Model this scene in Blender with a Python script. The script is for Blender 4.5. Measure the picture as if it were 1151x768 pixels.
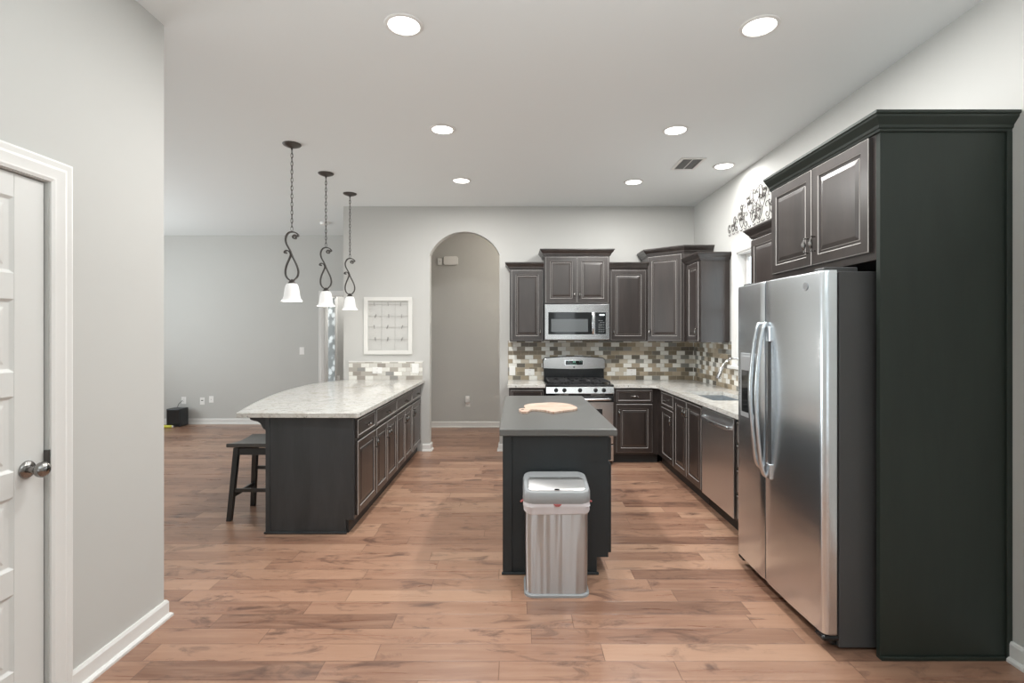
import bpy, bmesh, math, random
from mathutils import Vector, Matrix
random.seed(4)
PI = math.pi
for o in list(bpy.data.objects):
    bpy.data.objects.remove(o)
scene = bpy.context.scene
COL = scene.collection

# ------------------------------------------------------------------ camera, world, light
cam_d = bpy.data.cameras.new('camera'); cam = bpy.data.objects.new('camera', cam_d); COL.objects.link(cam)
cam.location = (0, 0, 1.465); cam.rotation_euler = (PI/2, 0, 0)
cam_d.sensor_width = 36; cam_d.lens = 36*575/1151
cam_d.shift_x = -4.5/1151; cam_d.shift_y = -9/1151
cam_d.clip_start = 0.05
scene.camera = cam
scene.view_settings.view_transform = 'Standard'
scene.view_settings.look = 'None'
scene.view_settings.gamma = 1
scene.view_settings.use_curve_mapping = False
scene.view_settings.exposure = 0.04
W = bpy.data.worlds.new('sky'); scene.world = W; W.use_nodes = True
W.node_tree.nodes['Background'].inputs[0].default_value = (0.92, 0.985, 1.0, 1)
W.node_tree.nodes['Background'].inputs[1].default_value = 2.4

def area(name, loc, rot, sx, sy, power, color=(1, 1, 1)):
    d = bpy.data.lights.new(name, 'AREA'); d.shape = 'RECTANGLE'; d.size = sx; d.size_y = sy
    d.energy = power; d.color = color
    o = bpy.data.objects.new(name, d); COL.objects.link(o); o.location = loc; o.rotation_euler = rot
    return o
# fill light added behind the viewer; area light for daylight from unseen living-room windows
area('ceiling_fill', (0.2, -0.3, 1.75), (PI, 0, 0), 1.0, 1.0, 110, (0.92, 0.99, 1))   # added fill, aimed up to brighten the ceiling
area('daylight_living', (-6.85, 5.2, 1.5), (PI/2+0.6, 0, -PI/2), 3.4, 2.0, 120, (0.92, 0.98, 1))
hl = bpy.data.lights.new('hall_fill', 'POINT'); hl.energy = 33; hl.shadow_soft_size = .12; hl.color = (1, .92, .80)  # unseen warm light added to brighten the hall
hlo = bpy.data.objects.new('hall_fill', hl); COL.objects.link(hlo); hlo.location = (0.45, 6.85, 2.93)
area('entry_fill', (-2.7, 8.62, 3.0), (0, 0, 0), 0.3, 0.3, 26, (1, 0.99, 0.97))  # extra light out of view, lifts the entry wall
CAN_POWER = 24.0
PENDANT_POWER = 3.0

# ------------------------------------------------------------------ material helpers
class G:
    def __init__(s, name):
        s.m = bpy.data.materials.new(name); s.m.use_nodes = True
        s.t = s.m.node_tree; s.b = s.t.nodes['Principled BSDF']
    def n(s, typ, **kw):
        x = s.t.nodes.new(typ)
        for k, v in kw.items(): setattr(x, k, v)
        return x
    def put(s, sock, v):
        if v is None: return
        if isinstance(v, bpy.types.NodeSocket): s.t.links.new(v, sock)
        else: sock.default_value = v
    def math(s, op, a, b=None, c=None):
        x = s.n('ShaderNodeMath', operation=op)
        s.put(x.inputs[0], a); s.put(x.inputs[1], b)
        if c is not None: s.put(x.inputs[2], c)
        return x.outputs[0]
    def pos(s):
        p = s.n('ShaderNodeNewGeometry'); q = s.n('ShaderNodeSeparateXYZ')
        s.t.links.new(p.outputs['Position'], q.inputs[0]); return q.outputs
    def obj(s):
        p = s.n('ShaderNodeTexCoord'); q = s.n('ShaderNodeSeparateXYZ')
        s.t.links.new(p.outputs['Object'], q.inputs[0]); return q.outputs
    def vec(s, x, y, z=0.0):
        q = s.n('ShaderNodeCombineXYZ'); s.put(q.inputs[0], x); s.put(q.inputs[1], y); s.put(q.inputs[2], z); return q.outputs[0]
    def noise(s, vec, scale=1, detail=3, rough=0.5, dist=0):
        x = s.n('ShaderNodeTexNoise'); s.put(x.inputs['Vector'], vec)
        x.inputs['Scale'].default_value = scale; x.inputs['Detail'].default_value = detail
        x.inputs['Roughness'].default_value = rough; x.inputs['Distortion'].default_value = dist
        return x.outputs['Fac']
    def white(s, vec):
        x = s.n('ShaderNodeTexWhiteNoise', noise_dimensions='3D'); s.put(x.inputs['Vector'], vec); return x.outputs['Value']
    def ramp(s, fac, stops, mode='LINEAR'):
        x = s.n('ShaderNodeValToRGB'); r = x.color_ramp; r.interpolation = mode
        while len(r.elements) < len(stops): r.elements.new(0.5)
        for e, (p, c) in zip(r.elements, stops):
            e.position = p; e.color = (*c, 1) if len(c) == 3 else c
        s.put(x.inputs[0], fac); return x.outputs[0]
    def mix(s, f, a, b, mode='MIX'):
        x = s.n('ShaderNodeMix', data_type='RGBA', blend_type=mode)
        s.put(x.inputs[0], f)
        s.put(x.inputs[6], (*a, 1) if isinstance(a, tuple) else a)
        s.put(x.inputs[7], (*b, 1) if isinstance(b, tuple) else b)
        return x.outputs[2]
    def bump(s, h, strength=0.2, dist=0.002):
        x = s.n('ShaderNodeBump'); x.inputs['Strength'].default_value = strength; x.inputs['Distance'].default_value = dist
        s.put(x.inputs['Height'], h); s.t.links.new(x.outputs[0], s.b.inputs['Normal'])
    def set(s, **kw):
        for k, v in kw.items():
            k = k.replace('_', ' ')
            k = {'Color': 'Base Color', 'Coat': 'Coat Weight', 'Spec': 'Specular IOR Level', 'Transmission': 'Transmission Weight',
                 'Emission': 'Emission Color', 'EStrength': 'Emission Strength'}.get(k, k)
            if isinstance(v, tuple) and len(v) == 3: v = (*v, 1)
            s.put(s.b.inputs[k], v)
        return s.m

def paint(name, col, rough=0.6, var=0.03, bump=0.04, **kw):
    g = G(name); p = g.pos(); v = g.vec(p[0], p[1], p[2])
    f = g.noise(v, 3, 2); c2 = tuple(max(0, c*(1-var)) for c in col)
    if bump: g.bump(g.noise(v, 260, 2), bump, 0.001)
    return g.set(Color=g.mix(f, c2, col), Roughness=rough, **kw)

def brushed(name, col, rough, wave=None, aniso=0.0, rot=0.0, **kw):
    """stainless sheet: gentle waviness of the sheet along x/y or z"""
    g = G(name); p = g.pos()
    if wave:
        sx, sy, sz, st = wave[:4]; dist = wave[4] if len(wave) > 4 else 0.02
        g.bump(g.noise(g.vec(g.math('MULTIPLY', p[0], sx), g.math('MULTIPLY', p[1], sy), g.math('MULTIPLY', p[2], sz)), 1, 1), st, dist)
    if aniso:
        t = g.n('ShaderNodeTangent', direction_type='RADIAL', axis='Z'); g.t.links.new(t.outputs[0], g.b.inputs['Tangent'])
        g.b.inputs['Anisotropic'].default_value = aniso; g.b.inputs['Anisotropic Rotation'].default_value = rot
    return g.set(Color=col, Roughness=rough, Metallic=1.0, **kw)

def dark_wood(name, a, b, rough=0.33):
    g = G(name); p = g.pos()
    v = g.vec(g.math('MULTIPLY', p[0], 9), g.math('MULTIPLY', p[1], 9), g.math('MULTIPLY', p[2], 1.6))
    f = g.noise(v, 1, 4, 0.6, 0.4)
    f2 = g.noise(g.vec(g.math('MULTIPLY', p[0], 120), g.math('MULTIPLY', p[1], 120), g.math('MULTIPLY', p[2], 7)), 1, 2)
    c = g.mix(g.math('MULTIPLY_ADD', f2, 0.25, g.math('MULTIPLY_ADD', f, 1.4, -0.4)), a, b)
    g.bump(f2, 0.06, 0.0005)
    return g.set(Color=c, Roughness=rough, Spec=0.5 if rough > .35 else 0.75)

def floor_mat():
    g = G('hardwood'); p = g.pos()
    pw = 0.127
    ry = g.math('DIVIDE', p[1], pw); row = g.math('FLOOR', ry); fy = g.math('FRACT', ry)
    rr = g.white(g.vec(row, 3.3, 0)); rl = g.white(g.vec(row, 9.1, 2))
    L = g.math('MULTIPLY_ADD', rl, 0.7, 0.75)
    u = g.math('DIVIDE', g.math('ADD', p[0], g.math('MULTIPLY', rr, 7.0)), L)
    cell = g.math('FLOOR', u); fu = g.math('FRACT', u)
    r = g.white(g.vec(cell, row, 1)); r2 = g.white(g.vec(cell, row, 5))
    base = g.ramp(r, [(0, (0.175, 0.086, 0.057)), (0.3, (0.275, 0.145, 0.096)), (0.7, (0.365, 0.203, 0.135)), (1, (0.46, 0.278, 0.187))])
    off = g.math('MULTIPLY', r2, 40)
    gv = g.vec(g.math('MULTIPLY_ADD', p[0], 2.2, off), g.math('MULTIPLY', p[1], 26), off)
    grain = g.noise(gv, 1, 4, 0.55, 0.6)
    fine = g.noise(g.vec(g.math('MULTIPLY_ADD', p[0], 10, off), g.math('MULTIPLY', p[1], 160), 0.0), 1, 3)
    c = g.mix(g.ramp(grain, [(0.35, (0, 0, 0)), (0.75, (1, 1, 1))]), base, (0.53, 0.335, 0.225))
    x = g.t.nodes[-1]
    c = g.mix(0.42, base, c)
    c = g.mix(g.math('MULTIPLY', fine, 0.25), c, (0.20, 0.105, 0.07))
    # mineral streaks and knots
    kn = g.noise(g.vec(g.math('MULTIPLY_ADD', p[0], 3.6, off), g.math('MULTIPLY', p[1], 9), off), 1, 5, 0.66, 0.9)
    kf = g.ramp(kn, [(0.53, (0, 0, 0)), (0.70, (1, 1, 1))])
    c = g.mix(g.math('MULTIPLY', kf, 0.75), c, (0.075, 0.040, 0.032))
    ey = g.math('MINIMUM', fy, g.math('SUBTRACT', 1.0, fy)); ey = g.math('MULTIPLY', ey, pw)
    ex = g.math('MULTIPLY', g.math('MINIMUM', fu, g.math('SUBTRACT', 1.0, fu)), L)
    e = g.math('MINIMUM', ey, ex)
    seam = g.math('SUBTRACT', 1.0, g.math('SMOOTH_MIN', g.math('DIVIDE', e, 0.0030), 1.0, 0.1))
    seam = g.math('MAXIMUM', seam, 0.0)
    c = g.mix(g.math('MULTIPLY', seam, 0.65), c, (0.10, 0.05, 0.035))
    h = g.math('MULTIPLY_ADD', seam, -1.0, g.math('MULTIPLY', g.noise(g.vec(g.math('MULTIPLY_ADD', p[0], 5, off), g.math('MULTIPLY', p[1], 18), off), 1, 2), 0.9))
    g.bump(h, 0.35, 0.002)
    rough = g.math('MULTIPLY_ADD', grain, 0.16, 0.22)
    return g.set(Color=c, Roughness=rough, Spec=0.45)

def tile_mat(name='mosaic_tile', pale=False):
    g = G(name); p = g.pos()
    tw, th = 0.102, 0.0515
    v = g.math('DIVIDE', g.math('SUBTRACT', p[2], 0.888), th); row = g.math('FLOOR', v); fv = g.math('FRACT', v)
    u = g.math('ADD', g.math('DIVIDE', g.math('ADD', p[0], p[1]), tw), g.math('MULTIPLY', g.math('MODULO', g.math('ADD', row, 20.0), 2.0), 0.5))
    cell = g.math('FLOOR', u); fu = g.math('FRACT', u)
    r = g.white(g.vec(cell, row, 4)); r2 = g.white(g.vec(cell, row, 8))
    c = g.ramp(r, [(0, (0.60, 0.54, 0.44)), (0.17, (0.36, 0.295, 0.205)), (0.40, (0.22, 0.18, 0.125)),
                   (0.62, (0.135, 0.12, 0.097)), (0.74, (0.25, 0.25, 0.23)), (0.90, (0.46, 0.38, 0.28))], 'CONSTANT')
    if pale:
        c = g.ramp(r, [(0, (0.62, 0.60, 0.56)), (0.30, (0.44, 0.41, 0.37)), (0.55, (0.33, 0.30, 0.27)), (0.75, (0.30, 0.295, 0.285)), (0.90, (0.52, 0.50, 0.47))], 'CONSTANT')
    par = g.math('LESS_THAN', g.math('MODULO', g.math('ADD', cell, 2000.0), 2.0), 0.5)
    iw = g.math('MULTIPLY', par, g.math('LESS_THAN', g.white(g.vec(cell, row, 12)), 0.62))
    c = g.mix(iw, c, (0.84, 0.83, 0.78))
    ns = g.noise(g.vec(p[0], p[1], p[2]), 45, 4, 0.65)
    c = g.mix(g.math('MULTIPLY', g.math('MULTIPLY', ns, r2), 0.45), c, (0.20, 0.17, 0.13))
    eu = g.math('MULTIPLY', g.math('MINIMUM', fu, g.math('SUBTRACT', 1.0, fu)), tw)
    ev = g.math('MULTIPLY', g.math('MINIMUM', fv, g.math('SUBTRACT', 1.0, fv)), th)
    grout = g.math('LESS_THAN', g.math('MINIMUM', eu, ev), 0.0016)
    c = g.mix(grout, c, (0.42, 0.38, 0.32))
    g.bump(g.math('SUBTRACT', 1.0, grout), 0.4, 0.002)
    return g.set(Color=c, Roughness=g.math('MULTIPLY_ADD', grout, 0.5, g.math('MULTIPLY_ADD', r2, 0.3, 0.12)))

def granite_mat():
    g = G('granite'); p = g.pos(); v = g.vec(p[0], p[1], p[2])
    big = g.noise(v, 7, 4, 0.6, 0.8)
    c = g.ramp(big, [(0.3, (0.52, 0.505, 0.475)), (0.5, (0.67, 0.66, 0.63)), (0.68, (0.56, 0.53, 0.48))])
    sp = g.noise(v, 36, 4, 0.72)
    c = g.mix(g.math('MULTIPLY', g.ramp(sp, [(0.54, (0, 0, 0)), (0.64, (1, 1, 1))]), 0.5), c, (0.33, 0.29, 0.24))
    sp2 = g.noise(g.vec(g.math('ADD', p[0], 7.7), p[1], p[2]), 38, 5, 0.75)
    c = g.mix(g.math('MULTIPLY', g.ramp(sp2, [(0.60, (0, 0, 0)), (0.65, (1, 1, 1))]), 0.8), c, (0.07, 0.06, 0.055))
    return g.set(Color=c, Roughness=0.10, Spec=0.5)

def damask_mat():
    g = G('patterned_glass'); p = g.pos()
    v = g.vec(g.math('MULTIPLY', p[0], 1.0), p[1], g.math('MULTIPLY', p[2], 0.7))
    vo = g.n('ShaderNodeTexVoronoi'); g.put(vo.inputs['Vector'], v); vo.inputs['Scale'].default_value = 13
    f = g.math('ADD', vo.outputs['Distance'], g.math('MULTIPLY', g.noise(v, 16, 4, 0.6, 1.5), 0.8))
    c = g.ramp(f, [(0.70, (0.88, 0.89, 0.89)), (0.95, (0.50, 0.51, 0.51))])
    g.set(Color=c, Roughness=0.35)
    tr = g.n('ShaderNodeBsdfTranslucent'); g.put(tr.inputs[0], c)
    mx = g.n('ShaderNodeMixShader'); mx.inputs[0].default_value = 0.6
    g.t.links.new(g.b.outputs[0], mx.inputs[1]); g.t.links.new(tr.outputs[0], mx.inputs[2])
    g.t.links.new(mx.outputs[0], g.t.nodes['Material Output'].inputs[0])
    return g.m

def bamboo():
    g = G('cutting_board_wood'); p = g.pos()
    f = g.noise(g.vec(g.math('MULTIPLY', p[0], 4), g.math('MULTIPLY', p[1], 45), 0.0), 1, 4, 0.6, 1.5)
    return g.set(Color=g.ramp(f, [(0.35, (0.42, 0.24, 0.17)), (0.5, (0.56, 0.42, 0.335)), (0.7, (0.62, 0.51, 0.43))]), Roughness=0.5)

def emis(name, col, st, base=(0.9, 0.9, 0.9)):
    g = G(name); return g.set(Color=base, Emission=col, EStrength=st, Roughness=0.4)

M = {}
M['wall'] = paint('wall_paint', (0.525, 0.52, 0.50), 0.7)
M['hallwall'] = M['wall']
M['ceil'] = paint('ceiling_paint', (0.775, 0.80, 0.80), 0.85, 0.01)
M['white'] = paint('white_trim', (0.74, 0.73, 0.71), 0.35, 0.02, 0)
M['door'] = paint('door_paint', (0.66, 0.655, 0.635), 0.4, 0.02, 0)
M['floor'] = floor_mat()
M['wood'] = dark_wood('espresso_cabinet', (0.018, 0.014, 0.0128), (0.052, 0.040, 0.036), 0.28)
M['highlight'] = paint('door_edge_highlight', (0.44, 0.415, 0.395), 0.4, 0.2, 0)  # pale colour painting edge highlights onto the door bevels
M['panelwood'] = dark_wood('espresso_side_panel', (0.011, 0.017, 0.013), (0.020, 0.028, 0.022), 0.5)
M['penwood'] = dark_wood('charcoal_end_panel', (0.026, 0.028, 0.030), (0.057, 0.060, 0.063), 0.42)
M['island'] = dark_wood('island_side', (0.013, 0.0175, 0.020), (0.022, 0.027, 0.030), 0.5)
M['islandtop'] = paint('island_laminate', (0.125, 0.125, 0.12), 0.32, 0.08, 0.06)
M['toe'] = paint('toe_kick', (0.02, 0.02, 0.02), 0.5, 0.1, 0)
M['granite'] = granite_mat()
M['tile'] = tile_mat()
M['tilepale'] = tile_mat('pale_mosaic_tile', True)
M['steel'] = brushed('stainless_steel', (0.76, 0.80, 0.835), 0.25, (2, 2, 7, 0.10))
M['steel2'] = brushed('appliance_steel', (0.60, 0.60, 0.60), 0.22, (5, 5, 2, 0.05))
M['steelv'] = brushed('stainless_steel_can', (0.56, 0.58, 0.60), 0.34, (14, 2, 0.6, 1.0, 0.045), 0.9, 0.25)
M['darksteel'] = brushed('dishwasher_steel', (0.74, 0.75, 0.76), 0.30, (3, 3, 3, 0.08))
M['chrome'] = G('chrome').set(Color=(0.75, 0.75, 0.76), Roughness=0.12, Metallic=1.0)
M['nickel'] = G('pewter_pull').set(Color=(0.24, 0.23, 0.22), Roughness=0.25, Metallic=1.0)
M['fridgebody'] = paint('fridge_side_grey', (0.062, 0.062, 0.063), 0.45, 0.08, 0.2)
M['black'] = paint('black_enamel', (0.012, 0.013, 0.014), 0.22, 0.1, 0)
M['cast'] = paint('cast_iron', (0.03, 0.03, 0.032), 0.5, 0.1, 0.1)
M['rubber'] = paint('black_rubber', (0.02, 0.02, 0.02), 0.7, 0.1, 0)
M['blackglass'] = G('black_glass').set(Color=(0.012, 0.014, 0.015), Roughness=0.05)
M['mwwin'] = G('microwave_window').set(Color=(0.11, 0.12, 0.125), Roughness=0.12)
M['lcd'] = emis('lcd_digits', (0.75, 0.95, 1.0), 1.2)
M['lcdg'] = emis('lcd_green_digits', (0.35, 0.75, 0.6), 0.5, (0.1, 0.2, 0.15))
M['iron'] = G('wrought_iron').set(Color=(0.10, 0.092, 0.086), Roughness=0.38, Metallic=0.7)
M['shade'] = emis('frosted_glass_shade', (1.0, 0.98, 0.95), 0.25, (0.7, 0.7, 0.69))
M['bulb'] = emis('bulb_glass', (1.0, 0.97, 0.92), 1.2)
M['lamp'] = emis('downlight_lens', (1.0, 0.97, 0.92), 6.0)
M['plastic'] = paint('white_plastic', (0.84, 0.83, 0.81), 0.35, 0.02, 0)
M['slot'] = paint('socket_slot', (0.05, 0.05, 0.05), 0.6, 0.1, 0)
M['stool'] = dark_wood('black_stool_wood', (0.010, 0.012, 0.012), (0.022, 0.024, 0.024), 0.32)
M['stoolseat'] = dark_wood('worn_stool_seat', (0.045, 0.045, 0.042), (0.10, 0.095, 0.085), 0.3)
M['board'] = bamboo()
M['liner'] = paint('white_bag_liner', (0.70, 0.66, 0.68), 0.4, 0.05, 0)
M['red'] = paint('red_drawstring', (0.45, 0.12, 0.12), 0.5, 0.1, 0)
M['lid'] = brushed('lid_steel', (0.80, 0.80, 0.80), 0.38)
M['silverplastic'] = paint('silver_plastic', (0.33, 0.34, 0.35), 0.32, 0.03, 0)
M['yellow'] = paint('yellow_plastic', (0.62, 0.58, 0.06), 0.4, 0.05, 0)
M['deviceb'] = paint('black_device', (0.02, 0.024, 0.027), 0.35, 0.1, 0)
M['knob'] = G('dark_nickel_knob').set(Color=(0.28, 0.27, 0.26), Roughness=0.18, Metallic=1.0)
M['whitewash'] = paint('whitewashed_wood', (0.72, 0.71, 0.68), 0.6, 0.12, 0.1)
M['wire'] = G('grey_wire').set(Color=(0.35, 0.34, 0.33), Roughness=0.4, Metallic=0.8)
M['scrollm'] = G('bronze_wire').set(Color=(0.07, 0.06, 0.055), Roughness=0.4, Metallic=0.6)
M['ventwhite'] = paint('vent_white', (0.72, 0.71, 0.69), 0.4, 0.02, 0)
M['dark'] = paint('vent_cavity', (0.16, 0.16, 0.16), 0.7, 0.1, 0)
M['damask'] = damask_mat()
gg = G('clear_glass'); M['glass'] = gg.set(Color=(0.95, 0.98, 1.0), Roughness=0.0, Transmission=1.0, IOR=1.02)

# ------------------------------------------------------------------ geometry helpers
ORG = {}
def empty(name, loc, label=None, cat=None, group=None):
    o = bpy.data.objects.new(name, None); COL.objects.link(o); o.location = loc; o.empty_display_size = 0.1
    ORG[o.name] = Vector(loc); tag(o, label, cat, group); return o
def tag(o, label=None, cat=None, group=None, kind=None):
    if label: o['label'] = label
    if cat: o['category'] = cat
    if group: o['group'] = group
    if kind: o['kind'] = kind
    return o

class Frame:
    """u right, v up, n out of a vertical face; w = across."""
    def __init__(s, o, u, n):
        s.o = Vector(o); s.u = Vector(u); s.n = Vector(n); s.v = Vector((0, 0, 1))
    def __call__(s, u, v, n=0): return s.o + s.u*u + s.v*v + s.n*n
def F_back(x0, y, z0): return Frame((x0, y, z0), (1, 0, 0), (0, -1, 0))          # faces the camera
def F_left(x, ymax, z0): return Frame((x, ymax, z0), (0, -1, 0), (-1, 0, 0))     # faces -X
def F_right(x, ymin, z0): return Frame((x, ymin, z0), (0, 1, 0), (1, 0, 0))      # faces +X

class MB:
    def __init__(s): s.v = []; s.f = []; s.m = []
    def face(s, pts, m=0):
        i = len(s.v); s.v += [Vector(p) for p in pts]; s.f.append(list(range(i, i+len(pts)))); s.m.append(m)
    def box(s, x0, x1, y0, y1, z0, z1, m=0):
        return s.hexa([(x0,y0,z0),(x1,y0,z0),(x1,y1,z0),(x0,y1,z0),(x0,y0,z1),(x1,y0,z1),(x1,y1,z1),(x0,y1,z1)], m)
    def hexa(s, p, m=0):
        i = len(s.v); s.v += [Vector(q) for q in p]
        for q in ((3,2,1,0),(4,5,6,7),(0,1,5,4),(1,2,6,5),(2,3,7,6),(3,0,4,7)):
            s.f.append([i+k for k in q]); s.m.append(m)
        return s
    def fbox(s, F, u0, u1, v0, v1, n0, n1, m=0):
        return s.hexa([F(u0,v0,n1),F(u1,v0,n1),F(u1,v0,n0),F(u0,v0,n0),F(u0,v1,n1),F(u1,v1,n1),F(u1,v1,n0),F(u0,v1,n0)], m)
    def prism(s, pts, d, m=0, mcap=None):
        """closed polygon pts (3D) extruded by vector d"""
        d = Vector(d); n = len(pts); i = len(s.v)
        s.v += [Vector(p) for p in pts] + [Vector(p)+d for p in pts]
        s.f.append([i+k for k in range(n)][::-1]); s.m.append(m if mcap is None else mcap)
        s.f.append([i+n+k for k in range(n)]); s.m.append(m if mcap is None else mcap)
        for k in range(n):
            k2 = (k+1) % n; s.f.append([i+k, i+k2, i+n+k2, i+n+k]); s.m.append(m)
        return s
    def loft(s, rings, m=0, caps=True, closed=True):
        i = len(s.v); n = len(rings[0])
        for r in rings: s.v += [Vector(p) for p in r]
        for a in range(len(rings)-1):
            for k in range(n if closed else n-1):
                k2 = (k+1) % n
                s.f.append([i+a*n+k, i+a*n+k2, i+(a+1)*n+k2, i+(a+1)*n+k]); s.m.append(m)
        if caps and closed:
            s.f.append([i+k for k in range(n)][::-1]); s.m.append(m)
            s.f.append([i+(len(rings)-1)*n+k for k in range(n)]); s.m.append(m)
        return s
    def lathe(s, prof, c=(0,0,0), axis=(0,0,1), seg=24, m=0, caps=True):
        ax = Vector(axis).normalized(); c = Vector(c)
        a = ax.orthogonal().normalized(); b = ax.cross(a)
        return s.loft([[c + ax*h + (a*math.cos(t)+b*math.sin(t))*max(r, 1e-4) for t in [2*PI*k/seg for k in range(seg)]] for r, h in prof], m, caps)
    def tube(s, pts, r, seg=8, m=0, caps=True, closed=False, flat=None):
        """flat=(normal vector, half width, half thickness): a ribbon of rectangular section"""
        pts = [Vector(p) for p in pts]; n = len(pts); rings = []
        prev = None
        for i, p in enumerate(pts):
            if closed: t = pts[(i+1) % n]-pts[i-1]
            else: t = pts[min(i+1, n-1)]-pts[max(i-1, 0)]
            t.normalize()
            if flat:
                w = Vector(flat[0]).normalized(); h = t.cross(w).normalized()
                k = r[i] if isinstance(r, (list, tuple)) else 1.0
                rings.append([p+w*flat[1]*k+h*flat[2], p-w*flat[1]*k+h*flat[2], p-w*flat[1]*k-h*flat[2], p+w*flat[1]*k-h*flat[2]]); continue
            if prev is None: a = t.orthogonal().normalized()
            else:
                a = prev - t*prev.dot(t)
                a = a.normalized() if a.length > 1e-6 else t.orthogonal().normalized()
            prev = a; b = t.cross(a)
            rr = r[i] if isinstance(r, (list, tuple)) else r
            rings.append([p+(a*math.cos(2*PI*k/seg)+b*math.sin(2*PI*k/seg))*rr for k in range(seg)])
        if closed: rings.append(rings[0]); caps = False
        return s.loft(rings, m, caps)
    def rings_panel(s, F, w, h, rings, back=0.0):
        """concentric rectangles: (inset, n, material)"""
        prev = [F(0,0,back), F(w,0,back), F(w,h,back), F(0,h,back)]
        s.face(prev[::-1], 0)
        for ins, n, m in rings:
            cur = [F(ins,ins,n), F(w-ins,ins,n), F(w-ins,h-ins,n), F(ins,h-ins,n)]
            for k in range(4): s.face([prev[k], prev[(k+1)%4], cur[(k+1)%4], cur[k]], m)
            prev = cur
        s.face(prev, 0); return s
    def sweep(s, path, prof, side=1, m=0):
        """prof [(out, z)] swept along a plan polyline with mitres; out to the left of travel times side"""
        P = [Vector((p[0], p[1], 0)) for p in path]; z0 = path[0][2]; n = len(P)
        rings = []
        for i in range(n):
            def nrm(a, b):
                d = (b-a).normalized(); return Vector((-d.y, d.x, 0))*side
            if i == 0: mt = nrm(P[0], P[1])
            elif i == n-1: mt = nrm(P[-2], P[-1])
            else:
                a = nrm(P[i-1], P[i]); b = nrm(P[i], P[i+1]); mt = (a+b).normalized(); mt = mt/max(0.3, mt.dot(a))
            rings.append([P[i]+mt*o+Vector((0,0,z0+z)) for o, z in prof])
        return s.loft(rings, m)
    def build(s, name, mats, parent=None, loc=None, bevel=0, smooth=None, seg=2, subsurf=0):
        org = ORG[parent.name] if parent is not None else Vector(loc if loc is not None else (0, 0, 0))
        me = bpy.data.meshes.new(name)
        me.from_pydata([tuple(v-org) for v in s.v], [], s.f)
        if not isinstance(mats, (list, tuple)): mats = [mats]
        for x in mats: me.materials.append(x)
        me.polygons.foreach_set('material_index', [min(i, len(mats)-1) for i in s.m])
        bm = bmesh.new(); bm.from_mesh(me)
        bmesh.ops.remove_doubles(bm, verts=bm.verts, dist=1e-5)
        bmesh.ops.recalc_face_normals(bm, faces=bm.faces)
        bm.to_mesh(me); bm.free()
        if smooth is not None:
            me.shade_smooth(); me.set_sharp_from_angle(angle=math.radians(smooth))
        o = bpy.data.objects.new(name, me); COL.objects.link(o)
        if parent is not None: o.parent = parent; ORG[o.name] = org
        else: o.location = org; ORG[o.name] = org
        if bevel:
            b = o.modifiers.new('bevel', 'BEVEL'); b.width = bevel; b.segments = seg; b.limit_method = 'ANGLE'; b.angle_limit = math.radians(35)
        if subsurf:
            q = o.modifiers.new('sub', 'SUBSURF'); q.levels = subsurf; q.render_levels = subsurf
        return o

def copy_tree(o, parent=None, loc=None):
    c = o.copy(); COL.objects.link(c)
    if parent is not None: c.parent = parent
    if loc is not None: c.location = loc
    for ch in list(o.children): copy_tree(ch, c)
    return c
def rbox_pts(w, d, r, n=5):
    """rounded rectangle outline centred on 0, plan view"""
    out = []
    for cx, cy, a0 in ((w/2-r, d/2-r, 0), (-w/2+r, d/2-r, PI/2), (-w/2+r, -d/2+r, PI), (w/2-r, -d/2+r, 3*PI/2)):
        for k in range(n+1):
            a = a0+PI/2*k/n; out.append((cx+r*math.cos(a), cy+r*math.sin(a)))
    return out
def smooth_pts(p, n=6, closed=False):
    """Catmull-Rom through points"""
    p = [Vector(q) for q in p]; N = len(p); out = []
    rng = range(N) if closed else range(N-1)
    for i in rng:
        g = (lambda k: p[k % N]) if closed else (lambda k: p[max(0, min(N-1, k))])
        a, b, c, d = g(i-1), g(i), g(i+1), g(i+2)
        for k in range(n):
            t = k/n
            out.append(0.5*((2*b)+(c-a)*t+(2*a-5*b+4*c-d)*t*t+(3*b-a-3*c+d)*t**3))
    if not closed: out.append(p[-1])
    return out
def text_mesh(name, txt, size, mat, parent, F, u, v, n, depth=0.0008):
    cu = bpy.data.curves.new('txt', 'FONT'); cu.body = txt; cu.size = size; cu.extrude = depth; cu.align_x = 'CENTER'; cu.align_y = 'CENTER'
    t = bpy.data.objects.new('txt', cu); COL.objects.link(t)
    dg = bpy.context.evaluated_depsgraph_get(); me0 = t.evaluated_get(dg).to_mesh()
    vs = [Vector(q.co) for q in me0.vertices]; fs = [list(q.vertices) for q in me0.polygons]
    t.evaluated_get(dg).to_mesh_clear(); bpy.data.objects.remove(t)
    b = MB(); b.v = [F(u+q.x, v+q.y, n+q.z) for q in vs]; b.f = fs; b.m = [0]*len(fs)
    return b.build(name, mat, parent)

def struct(mb, name, mat, **kw):
    o = mb.build(name, mat, **kw); tag(o, kind='structure'); return o

# ------------------------------------------------------------------ the shell
ZC = 3.05; XR = 2.22; YB = 6.375; XL = -1.81; YF = 8.27; YH = 7.99
struct(MB().box(-7.1, 2.34, -3.2, 9.0, -0.06, 0), 'floor', M['floor'])
struct(MB().box(-7.1, 2.34, -3.2, 9.0, ZC, ZC+0.1), 'ceiling', M['ceil'])
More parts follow.
